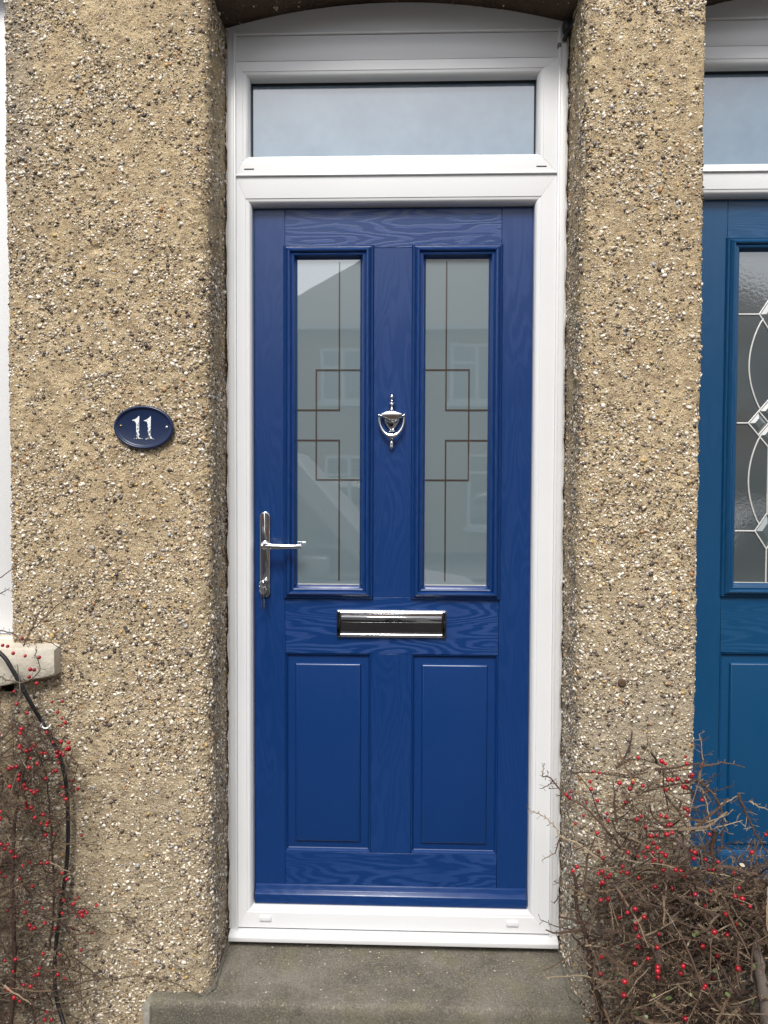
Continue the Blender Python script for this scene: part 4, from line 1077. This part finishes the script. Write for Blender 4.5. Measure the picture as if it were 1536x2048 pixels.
RB = [(1275, 1514), (1322, 1521), (1329, 1526), (1370, 1512), (1372, 1526), (1186, 1542), (1179, 1562), (1181, 1577), (1198, 1545), (1142, 1582), (1132, 1588), (1138, 1594), (1194, 1600), (1172, 1604), (1166, 1630), (1150, 1646), (1238, 1565), (1264, 1564), (1284, 1570), (1259, 1576), (1331, 1578), (1335, 1558), (1343, 1559), (1354, 1556), (1373, 1562), (1381, 1552), (1383, 1548), (1370, 1575), (1365, 1572), (1250, 1603), (1213, 1626), (1215, 1640), (1193, 1664), (1281, 1631), (1272, 1637), (1321, 1630), (1332, 1632), (1368, 1615), (1374, 1619), (1373, 1629), (1290, 1652), (1340, 1648), (1335, 1649), (1300, 1670), (1312, 1669), (1332, 1667), (1343, 1664), (1305, 1684), (1294, 1693), (1286, 1702), (1313, 1694), (1304, 1704), (1255, 1703), (1275, 1711), (1322, 1704), (1330, 1709), (1305, 1723), (1320, 1721), (1380, 1700), (1388, 1703), (1386, 1715), (1196, 1702), (1205, 1714), (1153, 1732), (1145, 1740), (1244, 1731), (1241, 1741), (1253, 1744), (1196, 1746), (1204, 1741), (1220, 1747), (1210, 1753), (1204, 1763), (1200, 1767), (1350, 1738), (1360, 1740), (1367, 1750), (1276, 1754), (1325, 1738), (1397, 1767), (1309, 1772), (1343, 1775), (1417, 1667), (1425, 1738), (1435, 1722), (1502, 1703), (1403, 1530), (1403, 1599), (1201, 1799), (1216, 1796), (1269, 1816), (1254, 1823), (1270, 1844), (1270, 1855), (1276, 1871), (1313, 1893), (1274, 1892), (1202, 1912), (1295, 1915), (1268, 1925), (1314, 1932), (1315, 1952), (1314, 1940), (1365, 1930), (1360, 1944), (1404, 1890), (1450, 1826), (1498, 1811), (1468, 1791), (1483, 1795), (1476, 1774), (1475, 1935), (1409, 1970), (1200, 1945), (1248, 1961), (1247, 1988), (1369, 2035), (1427, 1862), (1453, 1868), (1472, 1846), (1389, 1787), (1420, 1780), (1316, 1866), (1287, 1832), (1530, 1668)]
RL = [(1410, 1766, -.26, 0, .013), (1452, 1758, -.26, 0, .014), (1402, 1864, -.28, 0, .015), (1323, 1794, -.25, 0, .012), (1309, 1803, -.25, 1, .016), (1342, 1957, -.3, 0, .015), (1343, 1998, -.3, 0, .018), (1232, 1948, -.24, 0, .015), (1296, 2032, -.3, 0, .014), (1485, 1892, -.3, 0, .018), (1508, 1940, -.32, 0, .014), (1265, 1630, -.15, 0, .01), (1308, 1622, -.15, 1, .010), (1250, 2060, -.3, 0, .014), (1460, 1990, -.33, 0, .014), (1380, 1840, -.27, 0, .013), (1505, 2010, -.34, 0, .016), (1436, 1940, -.3, 0, .012), (1245, 1700, -.16, 0, .010), (1500, 1830, -.2, 1, .016), (1470, 1822, -.2, 1, .013)]
random.seed(77)
RL += [(random.uniform(1230, 1536), random.uniform(1700, 2045), random.uniform(-.34, -.24), random.random() < 0.15, random.uniform(.007, .013)) for _ in range(34)]
shrub('berry_shrub', 'dense bare twiggy shrub with red berries between the two blue doors', W(1330, 2048, -.2) * 1 + Vector((0, 0, GZ - W(1330, 2048, -.2).z)),
      RG, RENV, 1500, (-0.035, -0.33), TW, 40, RB, RL, 5, extra=520)

LG = [
 ([(20, 2060, -.08), (30, 1900, -.08), (25, 1750, -.07), (30, 1640, -.06), (45, 1560, -.06), (60, 1480, -.07)], 0.0050, TWD, 1),
 ([(100, 1900, -.04), (108, 1800, -.04), (105, 1700, -.04), (98, 1600, -.04), (90, 1540, -.05), (70, 1500, -.06)], 0.0026, TWD, 1),
 ([(45, 1590, -.08), (70, 1545, -.08), (110, 1500, -.07), (130, 1470, -.07)], 0.0020, TWD, 1),
 ([(-5, 1190, -.16), (10, 1182, -.16), (20, 1176, -.16)], 0.0012, TWD, 1),
 ([(-20, 1168, -.14), (10, 1150, -.14), (40, 1125, -.14), (80, 1122, -.13)], 0.0012, TWD, 0),
 ([(48, 1292, -.09), (62, 1260, -.09), (80, 1225, -.09), (100, 1200, -.09), (104, 1175, -.09)], 0.0016, TWD, 1),
 ([(60, 1262, -.09), (90, 1235, -.09), (130, 1200, -.07), (165, 1195, -.06), (190, 1192, -.05)], 0.0012, TWD, 0),
 ([(40, 1280, -.09), (80, 1280, -.07), (110, 1290, -.05), (140, 1312, -.03), (160, 1340, -.02)], 0.0011, TWD, 0),
 ([(-10, 1258, -.1), (20, 1264, -.1), (40, 1278, -.1), (60, 1292, -.1)], 0.0015, TWD, 1),
 ([(-10, 1350, -.1), (20, 1360, -.1), (50, 1365, -.1), (80, 1340, -.1), (72, 1310, -.1), (74, 1290, -.1)], 0.0016, TWD, 1),
 ([(20, 1445, -.1), (35, 1400, -.1), (40, 1370, -.1), (35, 1330, -.1)], 0.0020, BARK, 1),
 ([(20, 1445, -.09), (50, 1460, -.09), (85, 1445, -.09), (100, 1436, -.09)], 0.0015, BARK, 1),
 ([(-10, 1985, -.1), (60, 1986, -.09), (120, 1978, -.08), (180, 1962, -.06), (240, 1955, -.04), (300, 1952, -.03), (350, 1968, -.02), (400, 1990, -.02)], 0.0019, TWD, 1),
 ([(240, 1820, -.02), (265, 1848, -.02), (300, 1880, -.02), (345, 1925, -.02), (400, 1965, -.02)], 0.0010, TWD, 1),
 ([(120, 1790, -.04), (160, 1825, -.03), (220, 1825, -.03), (270, 1838, -.02)], 0.0012, TWD, 1),
 ([(30, 1870, -.06), (60, 1830, -.06), (100, 1775, -.05), (140, 1745, -.04)], 0.0018, PALE, 0),
 ([(70, 2050, -.08), (60, 2000, -.08), (30, 1950, -.08), (0, 1925, -.08)], 0.0022, TWD, 1),
 ([(120, 1900, -.03), (150, 1980, -.03), (190, 2048, -.03)], 0.0011, TWD, 0),
 ([(-20, 1560, -.12), (20, 1570, -.12), (50, 1555, -.11), (80, 1520, -.1), (100, 1490, -.1)], 0.0018, TWD, 1),
 ([(-20, 1700, -.12), (30, 1680, -.12), (60, 1640, -.11), (90, 1570, -.1)], 0.0018, TWD, 1),
]
LENV = [(-90, 1440), (0, 1430), (50, 1440), (85, 1450), (130, 1470), (142, 1520), (150, 1600), (120, 1700), (125, 1760), (160, 1800), (170, 1900), (120, 2000), (90, 2100), (-90, 2100)]
LB = [(17, 1292), (7, 1290), (28, 1306), (46, 1275), (52, 1311), (80, 1314), (62, 1338), (70, 1339), (60, 1353), (75, 1366), (30, 1382), (35, 1407), (56, 1425), (126, 1402), (117, 1424), (125, 1436), (132, 1444), (124, 1451), (106, 1403), (45, 1457), (42, 1466), (95, 1464), (70, 1488), (62, 1498), (54, 1501), (71, 1491), (107, 1484), (124, 1482), (139, 1484), (40, 1494), (85, 1505), (92, 1505), (115, 1502), (123, 1505), (128, 1509), (116, 1511), (134, 1498), (140, 1497), (63, 1516), (76, 1526), (60, 1534), (119, 1525), (35, 1532), (27, 1533), (20, 1536), (107, 1543), (114, 1540), (40, 1549), (39, 1558), (93, 1556), (49, 1573), (55, 1577), (21, 1572), (64, 1580), (70, 1584), (76, 1580), (50, 1568), (145, 1560), (127, 1590), (3, 1622), (2, 1636), (64, 1614), (88, 1628), (71, 1634), (84, 1646), (95, 1649), (93, 1669), (110, 1667), (165, 1669), (4, 1687), (17, 1688), (11, 1696), (24, 1702), (28, 1712), (33, 1712), (84, 1725), (96, 1724), (13, 1752), (41, 1756), (135, 1757), (152, 1798), (148, 1806), (160, 1823), (168, 1820), (175, 1824), (165, 1828), (51, 1823), (86, 1815), (91, 1845), (61, 1849), (126, 1825), (0, 1744), (28, 1941), (49, 1968), (63, 1971), (19, 1977), (30, 1993), (91, 2037), (139, 1494), (12, 1919)]
shrub('berry_shrub', 'thin trailing shrub with red berries below the cream sill', W(20, 2048, -.08) + Vector((0, 0, GZ - W(20, 2048, -.08).z)),
      LG, LENV, 640, (-0.025, -0.16), TWD, 75, LB, [(38, 1438, -.1, 1, .012), (36, 1442, -.1, 1, .010)], 9, 0.0009)

# ------------------------------------------------------------------ the street behind the camera (mirrored in the glass)
BRICK = NT('red_brick'); k = BRICK
tx = k.n('TexCoord').outputs['Object']; mp = k.n('Mapping'); mp.inputs['Rotation'].default_value = (math.radians(90), 0, 0); k.l(tx, mp.inputs[0])
bt = k.n('TexBrick'); k.l(mp.outputs[0], bt.inputs[0]); bt.inputs['Scale'].default_value = 1; bt.inputs['Brick Width'].default_value = 0.225; bt.inputs['Row Height'].default_value = 0.075; bt.inputs['Mortar Size'].default_value = 0.01
bt.inputs['Color1'].default_value = (0.46, 0.25, 0.14, 1); bt.inputs['Color2'].default_value = (0.34, 0.18, 0.10, 1); bt.inputs['Mortar'].default_value = (0.36, 0.32, 0.27, 1)
k.set(Base_Color=bt.outputs[0], Roughness=0.9); BRICK = k.m
ROOF = plain('roof_tile', (0.13, 0.10, 0.09), 0.8, 0, 0.25, 0.5, 3)
WG = glassy('house_glass', (0.03, 0.035, 0.04))
def opp_house(x0, x1, zeave, zridge, label, wins, hip=2.2):
    yf, yb = -15.0, -23.0
    t = thing('brick_house', label, 'house', ((x0 + x1) / 2, yf, GZ), 'houses across the road')
    b = MB(); b.box(x0, x1, yb, yf, GZ, zeave); obj('wall', b, BRICK, t)
    ym = (yf + yb) / 2; e = 0.35
    b = MB(); b.add([(x0 - e, yf + e, zeave), (x1 + e, yf + e, zeave), (x1 + e, yb - e, zeave), (x0 - e, yb - e, zeave), (x0 + hip, ym, zridge), (x1 - hip, ym, zridge)],
          [(0, 1, 5, 4), (1, 2, 5), (2, 3, 4, 5), (3, 0, 4), (3, 2, 1, 0)]); rf = obj('roof', b, ROOF, t, smooth=False)
    b = MB(); b.box(x1 - hip - 0.5, x1 - hip + 0.3, ym - 0.3, ym + 0.3, zridge - 0.5, zridge + 0.9); obj('chimney', b, BRICK, rf)
    b = MB(); b.box(x0 - e, x1 + e, yf + e, yf + e + 0.09, zeave - 0.1, zeave + 0.02); obj('gutter', b, UP, t)
    for (a, c, z0, z1) in wins:
        b = MB(); w_ = 0.07
        b.box(a, c, yf, yf + 0.05, z0, z0 + w_); b.box(a, c, yf, yf + 0.05, z1 - w_, z1); b.box(a, a + w_, yf, yf + 0.05, z0 + w_, z1 - w_); b.box(c - w_, c, yf, yf + 0.05, z0 + w_, z1 - w_)
        m_ = (a + c) / 2; b.box(m_ - 0.04, m_ + 0.04, yf, yf + 0.05, z0 + w_, z1 - w_); b.box(a + w_, m_ - .04, yf, yf + .05, z1 - .45, z1 - .39)
        wf = obj('window', b, UP, t); b = MB(); b.box(a + 0.02, c - 0.02, yf + 0.002, yf + 0.02, z0 + 0.02, z1 - 0.02); obj('pane', b, WG, wf)
        b = MB(); b.box(a - 0.08, c + 0.08, yf, yf + 0.12, z0 - 0.1, z0 - 0.003); obj('sill', b, UP, wf)
opp_house(-3.3, 9.0, 3.55, 6.4, 'red brick house facing the doors from across the road', [(-2.0, -1.0, 1.9, 3.1), (0.9, 2.1, 1.9, 3.2), (3.6, 4.8, 1.9, 3.2), (1.3, 2.4, -0.9, 0.75), (-1.9, -0.8, -0.9, 0.7), (3.8, 4.9, -0.9, 0.75), (6.9, 8.2, 1.9, 3.2), (7.0, 8.3, -0.9, 0.75)])
opp_house(-14.0, -5.6, 3.4, 6.0, 'brick house across the road, left of its neighbour', [(-12.6, -11.2, 1.9, 3.1), (-8.6, -7.2, 1.9, 3.1), (-12.4, -11, -0.9, 0.7), (-8.6, -7.2, -0.9, 0.7)])
opp_house(12.6, 21.0, 3.4, 6.0, 'brick house across the road, right of its neighbour', [(13.8, 15.2, 1.9, 3.1), (18.4, 19.8, 1.9, 3.1), (13.8, 15.2, -0.9, 0.7), (18.4, 19.8, -0.9, 0.7)])

def car(x0, y0, L, H, paint, label, van=False):
    """parked along X, nearest side at y0, front towards +X"""
    Wd = 1.78; g0 = GZ - 0.14
    t = thing('parked_car', label, 'car', (x0 + L / 2, y0 - Wd / 2, g0), 'cars parked in the road')
    def side(pr, ya, yb, inset_top=0.0):
        return pr
    low = [(0.0, .30), (0.02, .62), (0.10, .88), (0.9, .98), (2.9, .96), (L - 1.15, .95), (L - 0.25, .78), (L - 0.02, .60), (L, .32), (L - .35, .20), (0.3, .20)]
    top = [(0.35, .96), (0.75, H - .08), (1.1, H), (2.2, H + .01), (2.75, H - .06), (L - 1.15, .955)] if not van else [(0.08, .96), (0.18, H - .1), (0.4, H), (2.5, H + .02), (3.0, H - .06), (L - 0.85, .955)]
    def ext(pr, ya, yb, ins, z0):
        b = MB(); n = len(pr); vs = []
        for (y, s) in ((ya, 1), (yb, -1)):
            for (x, z) in pr: vs.append((x0 + x, y - s * ins * max(0, (z - z0)) , g0 + z))
        b.add(vs, [tuple(range(n)), tuple(range(n, 2 * n))[::-1]] + [(i, (i + 1) % n, n + (i + 1) % n, n + i) for i in range(n)]); return b
    P = plain('car_paint_' + str(len(bpy.data.materials)), paint, 0.22, 0.1, 0.03)
    body = obj('body', ext(low, y0, y0 - Wd, 0.02, .5), P, t, bevel=0.04, seg=3)
    obj('cabin', ext(top, y0 - 0.03, y0 - Wd + 0.03, 0.26, .95), P, t, bevel=0.03, seg=3)
    cx = sum(p[0] for p in top) / len(top); gz = [(cx + (x - cx) * 0.90, 1.0 + (z - .955) * 0.86) for x, z in top]
    gl = ext(gz, y0 - 0.012, y0 - Wd + 0.012, 0.26, .95); obj('side_glass', gl, WG, t, bevel=0.02)
    for wx in (0.75, L - 0.85):
        for wy in (y0 + 0.005, y0 - Wd - 0.005 + 0.2):
            b = MB(); b.lathe((x0 + wx, wy, g0 + .31), [(0.2, 0.0), (.29, -.0), (.315, -.03), (.315, -.18), (.29, -.2), (0.2, -.2)], 28, 'Y'); wh = obj('wheel', b, BLACK, t)
            b = MB(); b.lathe((x0 + wx, wy + 0.004, g0 + .31), [(0.02, 0.0), (.18, 0), (.2, -.02), (.2, -.05)], 20, 'Y'); obj('rim', b, CHROME_D, wh)
    b = MB(); b.box(x0 + L - .3, x0 + L - .04, y0 - .38, y0 - .06, g0 + .58, g0 + .74); obj('headlight', b, BEVG, t, bevel=0.03)
    b = MB(); b.box(x0 + L - .3, x0 + L - .04, y0 - Wd + .06, y0 - Wd + .38, g0 + .58, g0 + .74); obj('headlight', b, BEVG, t, bevel=0.03)
    b = MB(); b.box(x0 + L - 1.55, x0 + L - 1.35, y0 + .0, y0 + .16, g0 + 1.0, g0 + 1.13); obj('mirror', b, P, t, bevel=0.03)
car(-3.9, -3.02, 4.7, 1.95, (0.42, 0.43, 0.44), 'silver people carrier parked behind the camera', True)
car(1.7, -3.25, 4.1, 1.48, (0.50, 0.51, 0.52), 'pale grey hatchback parked beside the people carrier')
